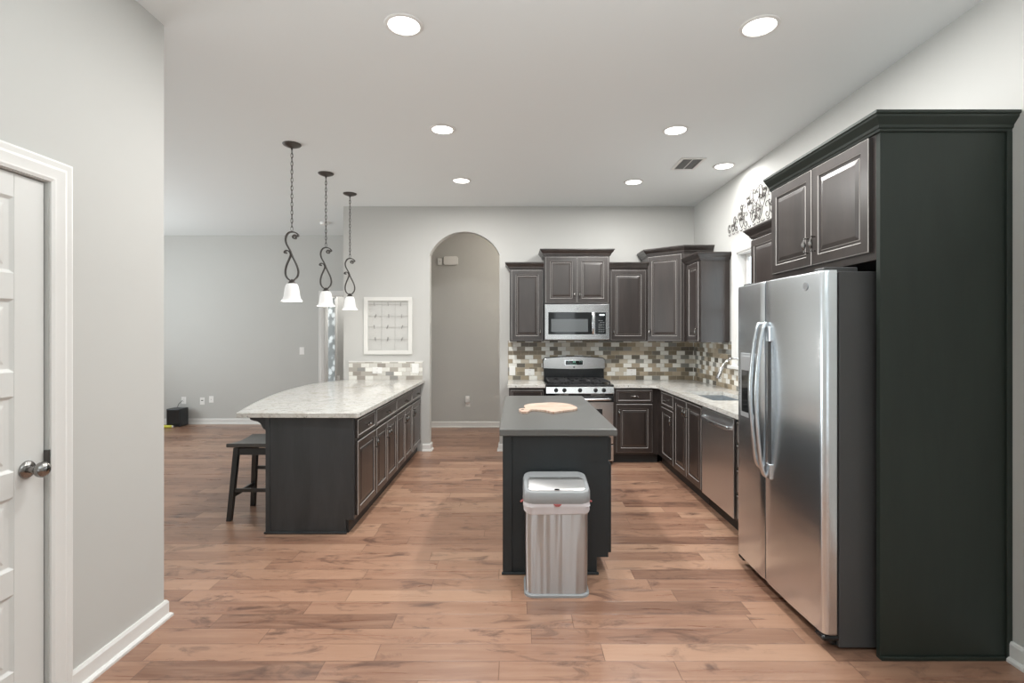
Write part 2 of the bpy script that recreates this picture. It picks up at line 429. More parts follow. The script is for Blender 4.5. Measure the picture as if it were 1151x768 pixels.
# back wall with the arched opening
ax0, ax1, zs, zt = -1.075, -0.205, 2.45, 2.735
hw = (ax1-ax0)/2; rise = zt-zs; R = (hw*hw+rise*rise)/(2*rise); cx = (ax0+ax1)/2; cz = zt-R
aa = math.asin(hw/R); N = 24
arc = [(cx+R*math.sin(-aa+2*aa*k/N), cz+R*math.cos(-aa+2*aa*k/N)) for k in range(N+1)]
b = MB()
b.box(-2.15, ax0, YB, YB+0.12, 0, ZC); b.box(ax1, XR+0.12, YB, YB+0.12, 0, ZC)
for (x0, z0), (x1, z1) in zip(arc[:-1], arc[1:]):
    b.hexa([(x0,YB,z0),(x1,YB,z1),(x1,YB+.12,z1),(x0,YB+.12,z0),(x0,YB,ZC),(x1,YB,ZC),(x1,YB+.12,ZC),(x0,YB+.12,ZC)])
struct(b, 'wall_back', M['wall'])
# right wall with the window over the sink
wy0, wy1, wz0, wz1 = 4.24, 5.14, 1.14, 2.27
b = MB(); b.box(XR, XR+.12, -3.2, wy0, 0, ZC); b.box(XR, XR+.12, wy1, YB+.12, 0, ZC)
b.box(XR, XR+.12, wy0, wy1, 0, wz0); b.box(XR, XR+.12, wy0, wy1, wz1, ZC)
struct(b, 'wall_right', M['wall'])
# near left wall (with the door) and its return towards the living room
dy0, dy1, dz = 1.16, 1.98, 2.05
b = MB(); b.box(XL-.12, XL, -3.2, dy0, 0, ZC); b.box(XL-.12, XL, dy1, 2.63, 0, ZC); b.box(XL-.12, XL, dy0, dy1, dz, ZC)
b.box(-7.1, XL-.12, 2.51, 2.63, 0, ZC)
struct(b, 'wall_left', M['wall'])
# far living room wall and the entry beyond its cased opening
ox0, ox1, oz = -3.097, -2.25, 2.07
b = MB(); b.box(-7.1, ox0, YF, YF+.12, 0, ZC); b.box(ox0, ox1, YF, YF+.12, oz, ZC); b.box(ox1, -2.03, YF, YF+.12, 0, ZC)
struct(b, 'wall_living', M['wall'])
gx0, gx1 = -3.52, -3.125
b = MB(); b.box(-3.8, gx0, 8.9, 9.0, 0, ZC); b.box(gx1, -2.03, 8.9, 9.0, 0, ZC); b.box(gx0, gx1, 8.9, 9.0, 2.12, ZC); b.box(gx0, gx1, 8.9, 9.0, 0, 0.12)
b.box(-3.8, -3.7, YF+.12, 8.9, 0, ZC)
struct(b, 'wall_entry', M['wall'])
b = MB(); b.box(-2.15, -2.03, YB+.12, 9.0, 0, ZC); b.box(-2.03, 1.6, YH, YH+.12, 0, ZC); b.box(1.5, 1.6, YB+.12, YH, 0, ZC)
struct(b, 'wall_hall', M['wall'])
# living room outer wall with its two windows (out of frame, lets daylight in)
b = MB(); b.box(-7.2, -7.1, 2.51, 3.5, 0, ZC); b.box(-7.2, -7.1, 5.0, 5.4, 0, ZC); b.box(-7.2, -7.1, 6.9, 9.4, 0, ZC)
for y0, y1 in ((3.5, 5.0), (5.4, 6.9)):
    b.box(-7.2, -7.1, y0, y1, 0, 0.6); b.box(-7.2, -7.1, y0, y1, 2.3, ZC)
struct(b, 'wall_outer', M['wall'])

# rear wall behind the viewer with its three tall windows
b = MB(); xs = [-7.2, -1.35, -.75, -.15, .35, 1.15, 1.75, 2.34]
for k in range(0, 8, 2): b.box(xs[k], xs[k+1], -3.32, -3.2, 0, ZC)
for k in range(1, 7, 2): b.box(xs[k], xs[k+1], -3.32, -3.2, 0, .25); b.box(xs[k], xs[k+1], -3.32, -3.2, 2.35, ZC)
struct(b, 'wall_rear', M['wall'])

# baseboards
BBP = [(0, 0), (0.030, 0), (0.030, 0.012), (0.022, 0.020), (0.016, 0.022), (0.016, 0.078), (0.010, 0.090), (0, 0.090)]
def baseboard(name, path, side=1):
    return struct(MB().sweep([(x, y, 0.0) for x, y in path], BBP, side), name, M['white'], smooth=20)
baseboard('baseboard_left', [(XL, 2.07), (XL, 2.63), (-6.9, 2.63)], -1)
baseboard('baseboard_left_rear', [(XL, -3.1), (XL, 1.07)], -1)
baseboard('baseboard_living', [(-7.1, YF), (ox0-.09, YF)], -1)
baseboard('baseboard_back', [(-1.165, YB), (ax0, YB), (ax0, YB+.12)], -1)
baseboard('baseboard_back_right', [(ax1, YB+.12), (ax1, YB), (-0.10, YB)], -1)
baseboard('baseboard_hall', [(-2.03, YH), (1.5, YH)], -1)
baseboard('baseboard_right', [(XR, 2.285), (XR, -3.1)], -1)

# --- door in the left wall
door = empty('door_1', (XL, dy0, 0)); tag(door, kind='structure')
b = MB(); Fd = F_right(XL-.035, dy0, 0.008); W_, H_ = dy1-dy0-.004, dz-.012
pz = [(.235, .518), (.608, .871), (.961, 1.237), (1.324, 1.59), (1.683, 1.962)]
b.fbox(Fd, 0, W_, 0, H_, -.006, 0.013)
st = .118
b.fbox(Fd, 0, st, 0, H_, .013, .022); b.fbox(Fd, W_-st, W_, 0, H_, .013, .022)
zz = [0] + [q-.008 for p_ in pz for q in p_] + [H_]
for k in range(0, len(zz), 2): b.fbox(Fd, st, W_-st, zz[k], zz[k+1], .013, .022)
for z0, z1 in pz:
    Fp = Frame(Fd(st, z0-.008, 0), Fd.u, Fd.n)
    b.rings_panel(Fp, W_-2*st, z1-z0, [(0, .022, 0), (.012, .0135, 0), (.030, .0135, 0), (.048, .020, 0)], .013)
b.build('door_slab', M['door'], door, bevel=.002)
b = MB()
CAS = [(0, 0), (.085, 0), (.085, .018), (.078, .020), (.060, .016), (.050, .019), (.022, .012), (.012, .013), (0, .008)]
def casing_jamb(b, F, w, h, sill=False):
    """door casing: profile across the width, mitred at the head"""
    def ring(pu, pv, du, dv): return [F(pu+du*o, pv+dv*o, n) for o, n in CAS]
    rs = [ring(0, 0, -1, 0), ring(0, h, -1, 1), ring(w, h, 1, 1), ring(w, 0, 1, 0)]
    if sill: rs = [ring(0, 0, -1, -1), ring(0, h, -1, 1), ring(w, h, 1, 1), ring(w, 0, 1, -1), ring(0, 0, -1, -1)]
    b.loft(rs, caps=not sill)
casing_jamb(b, F_right(XL, dy0-.004, 0), dy1-dy0+.008, dz+.004)
b.build('door_casing', M['white'], door, smooth=25)
b = MB(); kx, ky, kz = XL-.012, 1.905, .958
b.lathe([(.033, 0), (.033, .004), (.028, .010), (.013, .014), (.011, .034), (.020, .040), (.0275, .050), (.029, .060), (.025, .070), (.013, .077), (0, .078)], (kx, ky, kz), (1, 0, 0), 28)
b.build('door_knob', M['knob'], door, smooth=40)
MB().box(XL-.012, XL+.004, 1.972, 1.990, .955, 1.015).build('strike_plate', M['iron'], door, bevel=.002)

# --- window over the sink
win = empty('window_1', (XR, wy0, wz0)); tag(win, kind='structure')
b = MB(); casing_jamb(b, F_left(XR, wy1, wz0), wy1-wy0, wz1-wz0)
b.build('window_casing', M['white'], win, smooth=25)
b = MB(); b.box(XR-.06, XR+.10, wy0-.10, wy1+.10, wz0-.030, wz0); b.build('window_sill', M['white'], win, bevel=.004)
b = MB(); t = .012
for a in (0,):
    b.box(XR, XR+.12, wy0, wy0+t, wz0, wz1); b.box(XR, XR+.12, wy1-t, wy1, wz0, wz1); b.box(XR, XR+.12, wy0, wy1, wz1-t, wz1)
b.build('window_jamb', M['white'], win)
b = MB(); zm = (wz0+wz1)/2
for z0, z1, dx in ((wz0, zm+.02, .06), (zm-.02, wz1, .085)):
    y0, y1 = wy0+t, wy1-t; f = .04
    b.box(XR+dx, XR+dx+.025, y0, y0+f, z0, z1); b.box(XR+dx, XR+dx+.025, y1-f, y1, z0, z1)
    b.box(XR+dx, XR+dx+.025, y0+f, y1-f, z0, z0+f); b.box(XR+dx, XR+dx+.025, y0+f, y1-f, z1-f, z1)
b.build('window_sash', M['white'], win)
b = MB()
for z0, z1, dx in ((wz0, zm+.02, .07), (zm-.02, wz1, .095)): b.box(XR+dx, XR+dx+.004, wy0+.05, wy1-.05, z0+.04, z1-.04)
b.build('window_pane', M['glass'], win)

# --- entry opening casing and patterned sidelight
b = MB(); casing_jamb(b, F_back(ox0, YF, 0), ox1-ox0, oz); b.box(ox0-.001, ox0+.012, YF-.004, YF+.13, 0, oz)
struct(b, 'trim_1', M['white'], smooth=25)
w2 = empty('window_2', (gx0, 8.9, .12)); tag(w2, kind='structure')
b = MB(); b.box(gx0, gx0+.03, 8.88, 8.96, .12, 2.12); b.box(gx1-.02, gx1+.015, 8.88, 8.96, .12, 2.12); b.box(gx0, gx1, 8.88, 8.96, 2.08, 2.13); b.box(gx0, gx1, 8.88, 8.96, .10, .15)
b.build('window_frame', M['white'], w2)
MB().box(gx0+.03, gx1-.02, 8.92, 8.926, .15, 2.08).build('window_pane', M['damask'], w2)

# ------------------------------------------------------------------ cabinets
CROWN = [(0, 0), (.010, 0), (.012, .010), (.018, .014), (.020, .026), (.034, .042), (.044, .054), (.046, .062), (.054, .066), (.054, .078), (0, .078)]
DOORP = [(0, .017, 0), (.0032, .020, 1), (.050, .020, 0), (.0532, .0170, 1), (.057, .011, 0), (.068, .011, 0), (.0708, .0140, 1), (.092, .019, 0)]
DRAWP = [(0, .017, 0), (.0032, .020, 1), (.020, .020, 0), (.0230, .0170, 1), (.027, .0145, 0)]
WG = [M['wood'], M['highlight']]

def pull(parent, F, u, v, n, vert=True, mat=None):
    b = MB(); L = .088
    ts = [-1, -.93, -.85, -.75, -.6, -.4, -.2, 0, .2, .4, .6, .75, .85, .93, 1]
    rr = [.001, .0045, .0052, .0028, .0040, .0075, .0105, .0118, .0105, .0075, .0040, .0028, .0052, .0045, .001]
    def P(t, nn): return F(u, v+t*L/2, nn) if vert else F(u+t*L/2, v, nn)
    b.tube([P(t, n+.022+.004*(1-t*t)) for t in ts], rr, 8)
    for t in (-.87, .87): b.tube([P(t, n), P(t, n+.022)], .0042, 8)
    return b.build('handle', mat or M['nickel'], parent, smooth=50)

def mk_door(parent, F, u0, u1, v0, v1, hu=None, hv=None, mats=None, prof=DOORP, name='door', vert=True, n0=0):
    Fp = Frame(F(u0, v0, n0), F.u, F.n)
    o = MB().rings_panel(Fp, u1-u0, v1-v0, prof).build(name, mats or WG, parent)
    if hu is not None: pull(o, F, hu, hv, n0+.020, vert)
    return o

def base_cabinet(name, F, w, layout, depth, label, group='kitchen cabinets', ends=(0, 0), toe=.045, body=None):
    """F origin at floor, at the face plane. layout: list of door columns"""
    root = empty(name, F(w/2, 0, -depth/2), label, 'cabinet', group)
    b = MB()
    if name == 'sink_cabinet':
        b.fbox(F, 0, w, .10, .64, -depth, 0); b.fbox(F, 0, w, .64, .852, -.018, 0); b.fbox(F, 0, .018, .64, .852, -depth, -.018); b.fbox(F, w-.018, w, .64, .852, -depth, -.018)
    else: b.fbox(F, 0, w, .10, .852, -depth, 0)
    b.build('body', body or M['wood'], root)
    MB().fbox(F, 0, w, 0, .10, -depth, -toe).build('toe_kick', M['toe'], root)
    for it in layout:
        k = it[0]
        if k == 'drawer':
            _, u0, u1 = it; mk_door(root, F, u0, u1, .690, .826, (u0+u1)/2, .758, None, DRAWP, 'drawer', False)
        elif k == 'door':
            _, u0, u1, top, side = it
            hu = u0+.028 if side == 'l' else u1-.028
            mk_door(root, F, u0, u1, .125, top, hu, top-.10)
        elif k == 'sdrawer':
            _, u0, u1, v0, v1 = it; mk_door(root, F, u0, u1, v0, v1, (u0+u1)/2, (v0+v1)/2, None, DRAWP, 'drawer', False)
    return root

DT = .668
FB = 5.775                      # face plane of the back run
base_cabinet('base_cabinet', F_back(-.08, FB, 0), .405, [('drawer', .02, .385), ('door', .02, .385, DT, 'r')], YB-FB-.003,
             'dark base cabinet against the back wall, left of the range')
base_cabinet('base_cabinet', F_back(1.10, FB, 0), .505, [('drawer', .03, .435), ('door', .03, .435, DT, 'l')], YB-FB-.003,
             'dark base cabinet with one drawer against the back wall, right of the range')
XF = 1.605                      # face plane of the right run
DR = XR-XF-.003
base_cabinet('base_cabinet', F_left(XF, FB, 0), FB-5.15, [('drawer', .19, .61), ('door', .19, .61, DT, 'r')], DR,
             'narrow dark base cabinet with small drawer, in the corner left of the sink')
base_cabinet('sink_cabinet', F_left(XF, 5.15, 0), .785, [('door', .015, .383, .826, 'r'), ('door', .395, .765, .826, 'l')], DR,
             'dark two-door base cabinet under the sink')
base_cabinet('drawer_cabinet', F_left(XF, 3.70, 0), .40, [('sdrawer', .02, .38, .125, .30), ('sdrawer', .02, .38, .315, .48), ('sdrawer', .02, .38, .495, .66), ('sdrawer', .02, .38, .675, .826)], DR,
             'narrow dark cabinet of drawers between the dishwasher and the refrigerator')

# peninsula: four units in a row facing the island
XP = -1.185
ys = [3.762, 4.268, 5.015, 5.75, 6.372]
lab = ['nearest peninsula cabinet, one drawer over one door, beside the flat end panel',
       'peninsula cabinet with wide drawer over two doors, second from the near end',
       'peninsula cabinet with wide drawer over two doors, third from the near end',
       'farthest peninsula cabinet, one drawer over one door, against the back wall']
for k in range(4):
    w = ys[k+1]-ys[k]; F = F_right(XP, ys[k], 0)
    if k in (1, 2): lay = [('drawer', .012, w-.012), ('door', .012, w/2-.004, DT, 'r'), ('door', w/2+.004, w-.012, DT, 'l')]
    elif k == 0: lay = [('drawer', .012, w-.012), ('door', .012, w-.012, DT, 'r')]
    else: lay = [('drawer', .012, w-.09), ('door', .012, w-.09, DT, 'l')]
    base_cabinet('peninsula_cabinet', F, w, lay, .60, lab[k], 'peninsula cabinets')
pn = empty('peninsula_end_panel', (-1.5, 3.75, 0), 'flat dark charcoal end panel of the peninsula facing the camera', 'panel')
b = MB(); b.prism([(XP-.06, 3.742, 0), (-1.805, 3.742, 0), (-1.805, 3.742, .852), (XP, 3.742, .852), (XP, 3.742, .10), (XP-.06, 3.742, .10)], (0, .02, 0))
b.build('end_panel', M['penwood'], pn, bevel=.0015)
MB().box(-1.83, -1.80, 3.735, 3.761, 0, .852).build('corner_post', M['penwood'], pn, bevel=.003)
pb = empty('peninsula_back_panel', (-1.81, 5.0, 0), 'long dark back panel of the peninsula behind the stools, with corbels under the granite overhang', 'panel')
MB().box(-1.826, -1.789, 3.792, 6.370, 0, .852).build('back_panel', M['penwood'], pb)
MB().box(-1.84, XP-.05, 3.728, 3.742, 0, .016).build('shoe_moulding', M['penwood'], pn, bevel=.004)
cor = [(0, 0), (-.150, 0), (-.150, -.022), (-.142, -.030), (-.120, -.036), (-.092, -.042), (-.070, -.058), (-.058, -.082), (-.050, -.096), (-.036, -.102), (-.030, -.118), (-.014, -.128), (0, -.130)]
for y in (3.80, 4.90, 5.95):
    MB().prism([(-1.828+x, y, .852+z) for x, z in cor], (0, .06, 0)).build('corbel', M['penwood'], pb, bevel=.002)

# wall cabinets
def side_pts(x0, x1, yf, yb): return [(x0, yb), (x0, yf), (x1, yf), (x1, yb)]
def wall_cab_back(x0, x1, yf, z0, z1, doors, label, crown_path, mats=None):
    root = empty('wall_cabinet', ((x0+x1)/2, YB, z0), label, 'cabinet', 'kitchen wall cabinets')
    MB().box(x0, x1, yf, YB-.002, z0, z1).build('body', M['wood'], root)
    F = F_back(x0, yf, 0)
    for u0, u1, s in doors:
        hu = u0+.028 if s == 'l' else u1-.028
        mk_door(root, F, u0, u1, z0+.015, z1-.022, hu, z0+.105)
    MB().sweep([(x, y, z1-.008) for x, y in crown_path], CROWN, -1).build('crown_moulding', M['wood'], root, smooth=25)
    return root
ZU, ZT1, ZT2 = 1.372, 2.235, 2.385
wall_cab_back(-.075, .330, 6.065, ZU, ZT1, [(.022, .390, 'r')], 'dark single-door wall cabinet left of the microwave', [(-.075, YB), (-.075, 6.065), (.330, 6.065)])
wall_cab_back(.332, 1.100, 6.02, 1.812, ZT2, [(.018, .380, 'r'), (.388, .750, 'l')], 'short raised two-door wall cabinet above the microwave', [(.332, YB-.01), (.332, 6.02), (1.100, 6.02), (1.100, YB-.01)])
wall_cab_back(1.102, 1.553, 6.065, ZU, ZT1, [(.022, .430, 'l')], 'reddish dark single-door wall cabinet right of the microwave', [(1.102, 6.065), (1.553, 6.065)])
# diagonal corner cabinet
c0 = Vector((1.556, 6.065, 0)); c1 = Vector((1.895, 5.765, 0)); dd = (c1-c0); Lc = dd.length; dd.normalize(); nn = Vector((dd.y, -dd.x, 0))
root = empty('corner_wall_cabinet', (2.0, 6.2, ZU), 'tall diagonal corner wall cabinet with one door', 'cabinet', 'kitchen wall cabinets')
MB().prism([(1.556, YB-.002, ZU), (1.556, 6.065, ZU), (1.895, 5.765, ZU), (XR-.002, 5.765, ZU), (XR-.002, YB-.002, ZU)], (0, 0, ZT2-ZU)).build('body', M['wood'], root)
F = Frame(c0, dd, nn)
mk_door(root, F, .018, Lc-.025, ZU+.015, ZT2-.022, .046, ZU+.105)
MB().sweep([(x, y, ZT2-.008) for x, y in [(1.556, YB-.01), (1.556, 6.065), (1.895, 5.765), (XR-.002, 5.765)]], CROWN, -1).build('crown_moulding', M['wood'], root, smooth=25)
# right wall cabinet beside the window
root = empty('wall_cabinet', (2.06, 5.53, ZU), 'dark wall cabinet seen from its flat side, between the corner cabinet and the window', 'cabinet', 'kitchen wall cabinets')
MB().box(1.915, XR-.002, 5.305, 5.763, ZU, ZT1).build('body', M['wood'], root)
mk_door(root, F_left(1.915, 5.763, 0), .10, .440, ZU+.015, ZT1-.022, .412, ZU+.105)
MB().sweep([(x, y, ZT1-.008) for x, y in [(1.915, 5.763), (1.915, 5.305), (XR-.002, 5.305)]], CROWN, -1).build('crown_moulding', M['wood'], root, smooth=25)
# right wall cabinet between window and refrigerator cabinet
root = empty('wall_cabinet', (2.06, 3.7, ZU), 'dark wall cabinet between the window and the refrigerator, mostly hidden behind it', 'cabinet', 'kitchen wall cabinets')
MB().box(1.915, XR-.002, 3.275, 4.14, ZU, ZT1).build('body', M['wood'], root)
F = F_left(1.915, 4.14, 0)
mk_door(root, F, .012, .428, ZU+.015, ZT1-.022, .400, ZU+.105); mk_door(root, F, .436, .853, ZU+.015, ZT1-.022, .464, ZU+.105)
MB().sweep([(x, y, ZT1-.008) for x, y in [(XR-.002, 4.14), (1.915, 4.14), (1.915, 3.275)]], CROWN, -1).build('crown_moulding', M['wood'], root, smooth=25)
# refrigerator surround
root = empty('refrigerator_cabinet', (1.93, 2.8, 0), 'tall dark refrigerator surround: full-height side panel and two-door cabinet above', 'cabinet', 'kitchen wall cabinets')
MB().box(1.635, XR-.002, 2.322, 3.272, 1.800, 2.380).build('body', M['wood'], root)
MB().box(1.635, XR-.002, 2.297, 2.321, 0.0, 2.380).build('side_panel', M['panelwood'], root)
MB().box(1.66, XR-.002, 3.274, 3.292, 0.0, 1.80).build('inner_panel', M['wood'], root)
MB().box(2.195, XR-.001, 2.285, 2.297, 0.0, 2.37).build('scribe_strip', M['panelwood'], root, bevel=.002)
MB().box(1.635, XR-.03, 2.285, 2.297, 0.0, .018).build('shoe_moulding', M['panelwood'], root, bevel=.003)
F = F_left(1.635, 3.272, 0)
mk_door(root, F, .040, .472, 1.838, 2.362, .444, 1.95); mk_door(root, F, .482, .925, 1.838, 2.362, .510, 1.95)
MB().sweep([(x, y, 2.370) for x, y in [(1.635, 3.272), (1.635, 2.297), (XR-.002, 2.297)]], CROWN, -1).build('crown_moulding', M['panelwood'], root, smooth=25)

# ------------------------------------------------------------------ worktops and splashbacks
ZW0, ZW = .853, .888
b = MB(); b.box(-.095, .330, 5.745, YB-.001, ZW0, ZW)
o = b.build('granite_worktop', M['granite'], loc=(.12, 6.0, ZW0), bevel=.004); tag(o, 'short piece of speckled granite worktop left of the range', 'worktop', 'granite worktops')
sx0, sx1, sy0, sy1 = 1.700, 2.055, 4.40, 5.08
b = MB()
b.prism([(1.100, YB-.001, ZW0), (1.100, 5.745, ZW0), (1.52, 5.745, ZW0), (1.575, 5.69, ZW0), (1.575, sy1, ZW0), (XR-.001, sy1, ZW0), (XR-.001, YB-.001, ZW0)], (0, 0, ZW-ZW0))
b.box(1.575, sx0, sy0, sy1, ZW0, ZW); b.box(sx1, XR-.001, sy0, sy1, ZW0, ZW); b.box(1.575, XR-.001, 3.30, sy0, ZW0, ZW)
o = b.build('granite_worktop', M['granite'], loc=(1.9, 5, ZW0)); tag(o, 'L-shaped speckled granite worktop around the corner and under the window, holding the sink', 'worktop', 'granite worktops')
pl = smooth_pts([(-2.13, YB-.001, 0), (-2.27, 6.10, 0), (-2.335, 5.80, 0), (-2.345, 5.4, 0), (-2.315, 5.0, 0), (-2.255, 4.62, 0), (-2.165, 4.2, 0), (-2.034, 3.715, 0)], 6)
b = MB(); b.prism([(p.x, p.y, ZW0) for p in pl]+[(-1.15, 3.70, ZW0), (-1.14, 3.71, ZW0), (-1.14, YB-.001, ZW0)], (0, 0, ZW-ZW0))
o = b.build('granite_worktop', M['granite'], loc=(-1.7, 5, ZW0), bevel=.003); tag(o, 'pale granite peninsula worktop with a bowed bar edge', 'worktop', 'granite worktops')

b = MB(); b.box(-.10, 2.212, YB-.010, YB-.001, ZW, ZU+.005)
o = b.build('tile_backsplash', M['tile'], loc=(1, YB, ZW)); tag(o, 'brown, grey and cream brick mosaic backsplash behind the range', 'backsplash', 'mosaic backsplashes')
b = MB(); b.box(XR-.010, XR-.001, 5.24, YB-.010, ZW, ZU+.005); b.box(XR-.010, XR-.001, 3.30, 5.24, ZW, wz0-.032)
b.box(XR-.012, XR-.001, 5.235, 5.30, ZU+.0, ZU+.012)
o = b.build('tile_backsplash', M['tile'], loc=(XR, 5, ZW)); tag(o, 'brown, grey and cream mosaic backsplash on the sink wall', 'backsplash', 'mosaic backsplashes')
b = MB(); b.box(-2.08, -1.165, YB-.010, YB-.001, ZW, 1.112, 0)
o = b.build('tile_backsplash', M['tilepale'], loc=(-1.6, YB, ZW)); tag(o, 'low pale grey and white mosaic backsplash strip at the peninsula end below the white frame', 'backsplash', 'mosaic backsplashes')
MB().box(-2.085, -1.16, YB-.013, YB-.001, 1.112, 1.122).build('edge_trim', M['white'], o)

# ------------------------------------------------------------------ island
isl = empty('kitchen_island', (.24, 3.9, 0), 'small dark kitchen island with a grey laminate top in the middle of the floor', 'kitchen island')
ix0, ix1, iy0, iy1 = -.075, .563, 3.12, 4.70
b = MB(); b.prism([(ix0, iy0, 0), (ix1-.07, iy0, 0), (ix1-.07, iy0, .10), (ix1, iy0, .10), (ix1, iy0, .845), (ix0, iy0, .845)], (0, iy1-iy0, 0))
b.build('body', M['island'], isl, bevel=.002)
MB().box(ix0-.006, ix0+.05, iy0-.012, iy0, 0, .845).build('corner_stile', M['island'], isl, bevel=.002)
MB().box(ix0-.012, ix1-.06, iy0-.020, iy0-.0, 0, .014).build('shoe_moulding', M['island'], isl, bevel=.004)
b = MB(); b.box(-.100, .612, 3.080, 4.745, .846, .888); b.build('worktop', M['islandtop'], isl, bevel=.006, seg=3)
F = F_right(ix1, iy0, 0); w = (iy1-iy0)/3
IG = [M['island'], M['island']]
for k in range(3):
    u0, u1 = k*w+.012, (k+1)*w-.012
    o = mk_door(isl, F, u0, u1, .690, .826, None, None, IG, DRAWP, 'drawer'); pull(o, F, (u0+u1)/2, .758, .02, False)
    o = mk_door(isl, F, u0, u1, .125, DT, None, None, IG); pull(o, F, u1-.03, DT-.1, .02, True)

# cutting board
def gp(cx_, cy_, z=.905):
    px = 550+cx_/5.488; py = 380+cy_/5.488; Y = (1.465-z)*575/(py-375); return ((px-580)*Y/575, Y)
ol = [(182, 440), (195, 434), (222, 432), (214, 418), (238, 408), (290, 402), (380, 397.5), (450, 401), (505, 410), (542, 428), (530, 438), (480, 444), (420, 452), (390, 455), (350, 446), (300, 441), (262, 440), (246, 447), (238, 453), (200, 453)]
op = smooth_pts([(*gp(*q), 0) for q in ol], 4, True)
b = MB(); b.prism([(p.x, p.y, .889) for p in op], (0, 0, .016))
o = b.build('cutting_board', M['board'], loc=(.27, 3.95, .889), bevel=.002); tag(o, 'pale wooden cutting board with a handle lying on the grey island top', 'cutting board')
hx, hy = gp(205, 443)
b = MB(); b.lathe([(.012, 0), (.012, .0012)], (hx, hy, .9052), (0, 0, 1), 16); b.build('hanging_hole', M['slot'], o)

# ------------------------------------------------------------------ trash can
tc = empty('trash_can', (.229, 2.96, 0), 'rectangular stainless trash can with a sloping lid and white bag, standing before the island', 'trash can')
tcx, tcy, tw_, td_ = .229, 2.96, .352, .245
def rr(w, d, z, r=.05, tilt=0): return [(tcx+x, tcy+y, z+tilt*(y+td_/2)) for x, y in rbox_pts(w, d, r, 6)]
MB().loft([rr(tw_+.014, td_+.014, 0, .055), rr(tw_+.014, td_+.014, .012, .055), rr(tw_+.004, td_+.004, .016, .05)]).build('base_ring', M['silverplastic'], tc, smooth=30)
MB().loft([rr(tw_-.008, td_-.006, .012), rr(tw_, td_, .30), rr(tw_, td_, .505)]).build('body', M['steelv'], tc, smooth=30)
rg = []
for z, e in ((.470, .010), (.478, .013), (.490, .010), (.500, .016), (.512, .013), (.530, .012)):
    ring = rr(tw_+2*e-.006, td_+2*e-.006, z, .055)
    rg.append([(x, y, q+.004*math.sin(60*x+3*z*40)+(-.012*(1-((x-tcx)/.19)**2) if z < .48 and y < tcy else 0)) for x, y, q in ring])
MB().loft(rg).build('bag_liner', M['liner'], tc, smooth=50)
for sx_ in (-1, 1):
    b = MB(); b.tube(smooth_pts([(tcx+sx_*.180, tcy-.04, .515), (tcx+sx_*.196, tcy-.05, .512), (tcx+sx_*.199, tcy-.03, .504), (tcx+sx_*.180, tcy-.015, .51)], 4), .006, 6)
    b.build('drawstring', M['red'], tc, smooth=60)
b = MB(); b.prism([(tcx-.022, tcy-td_/2-.020, .522), (tcx+.022, tcy-td_/2-.020, .522), (tcx+.010, tcy-td_/2-.020, .510), (tcx-.010, tcy-td_/2-.020, .510)], (0, .008, 0)); b.build('drawstring', M['red'], tc)
tl = .19
MB().loft([rr(tw_+.020, td_+.020, .522, .060, 0), rr(tw_+.026, td_+.026, .530, .062, .03), rr(tw_+.024, td_+.024, .572, .060, tl*.9), rr(tw_+.012, td_+.012, .584, .056, tl), rr(tw_-.004, td_-.004, .586, .050, tl)]).build('lid', M['silverplastic'], tc, smooth=35)
def rl(w, y0, y1, dz, r): return [(tcx+x, tcy+y+(y0+y1)/2, .586+dz+tl*(y+(y0+y1)/2+td_/2)) for x, y in rbox_pts(w, y1-y0, r, 5)]
MB().loft([rl(tw_-.03, -.112, .040, .0, .03), rl(tw_-.03, -.112, .040, .004, .03), rl(tw_-.036, -.109, .037, .006, .028)]).build('lid_flap', M['lid'], tc, smooth=30)
MB().loft([rl(tw_-.04, .046, .105, .0, .02), rl(tw_-.04, .046, .105, .003, .02)]).build('motor_housing', M['silverplastic'], tc, smooth=30)
MB().loft([[(x+tcx, tcy-td_/2+.012+y, .590+.0025+tl*(.012+y)) for x, y in rbox_pts(.03, .010, .004, 3)], [(x+tcx, tcy-td_/2+.012+y, .590+.005+tl*(.012+y)) for x, y in rbox_pts(.028, .009, .004, 3)]]).build('sensor', M['blackglass'], tc)

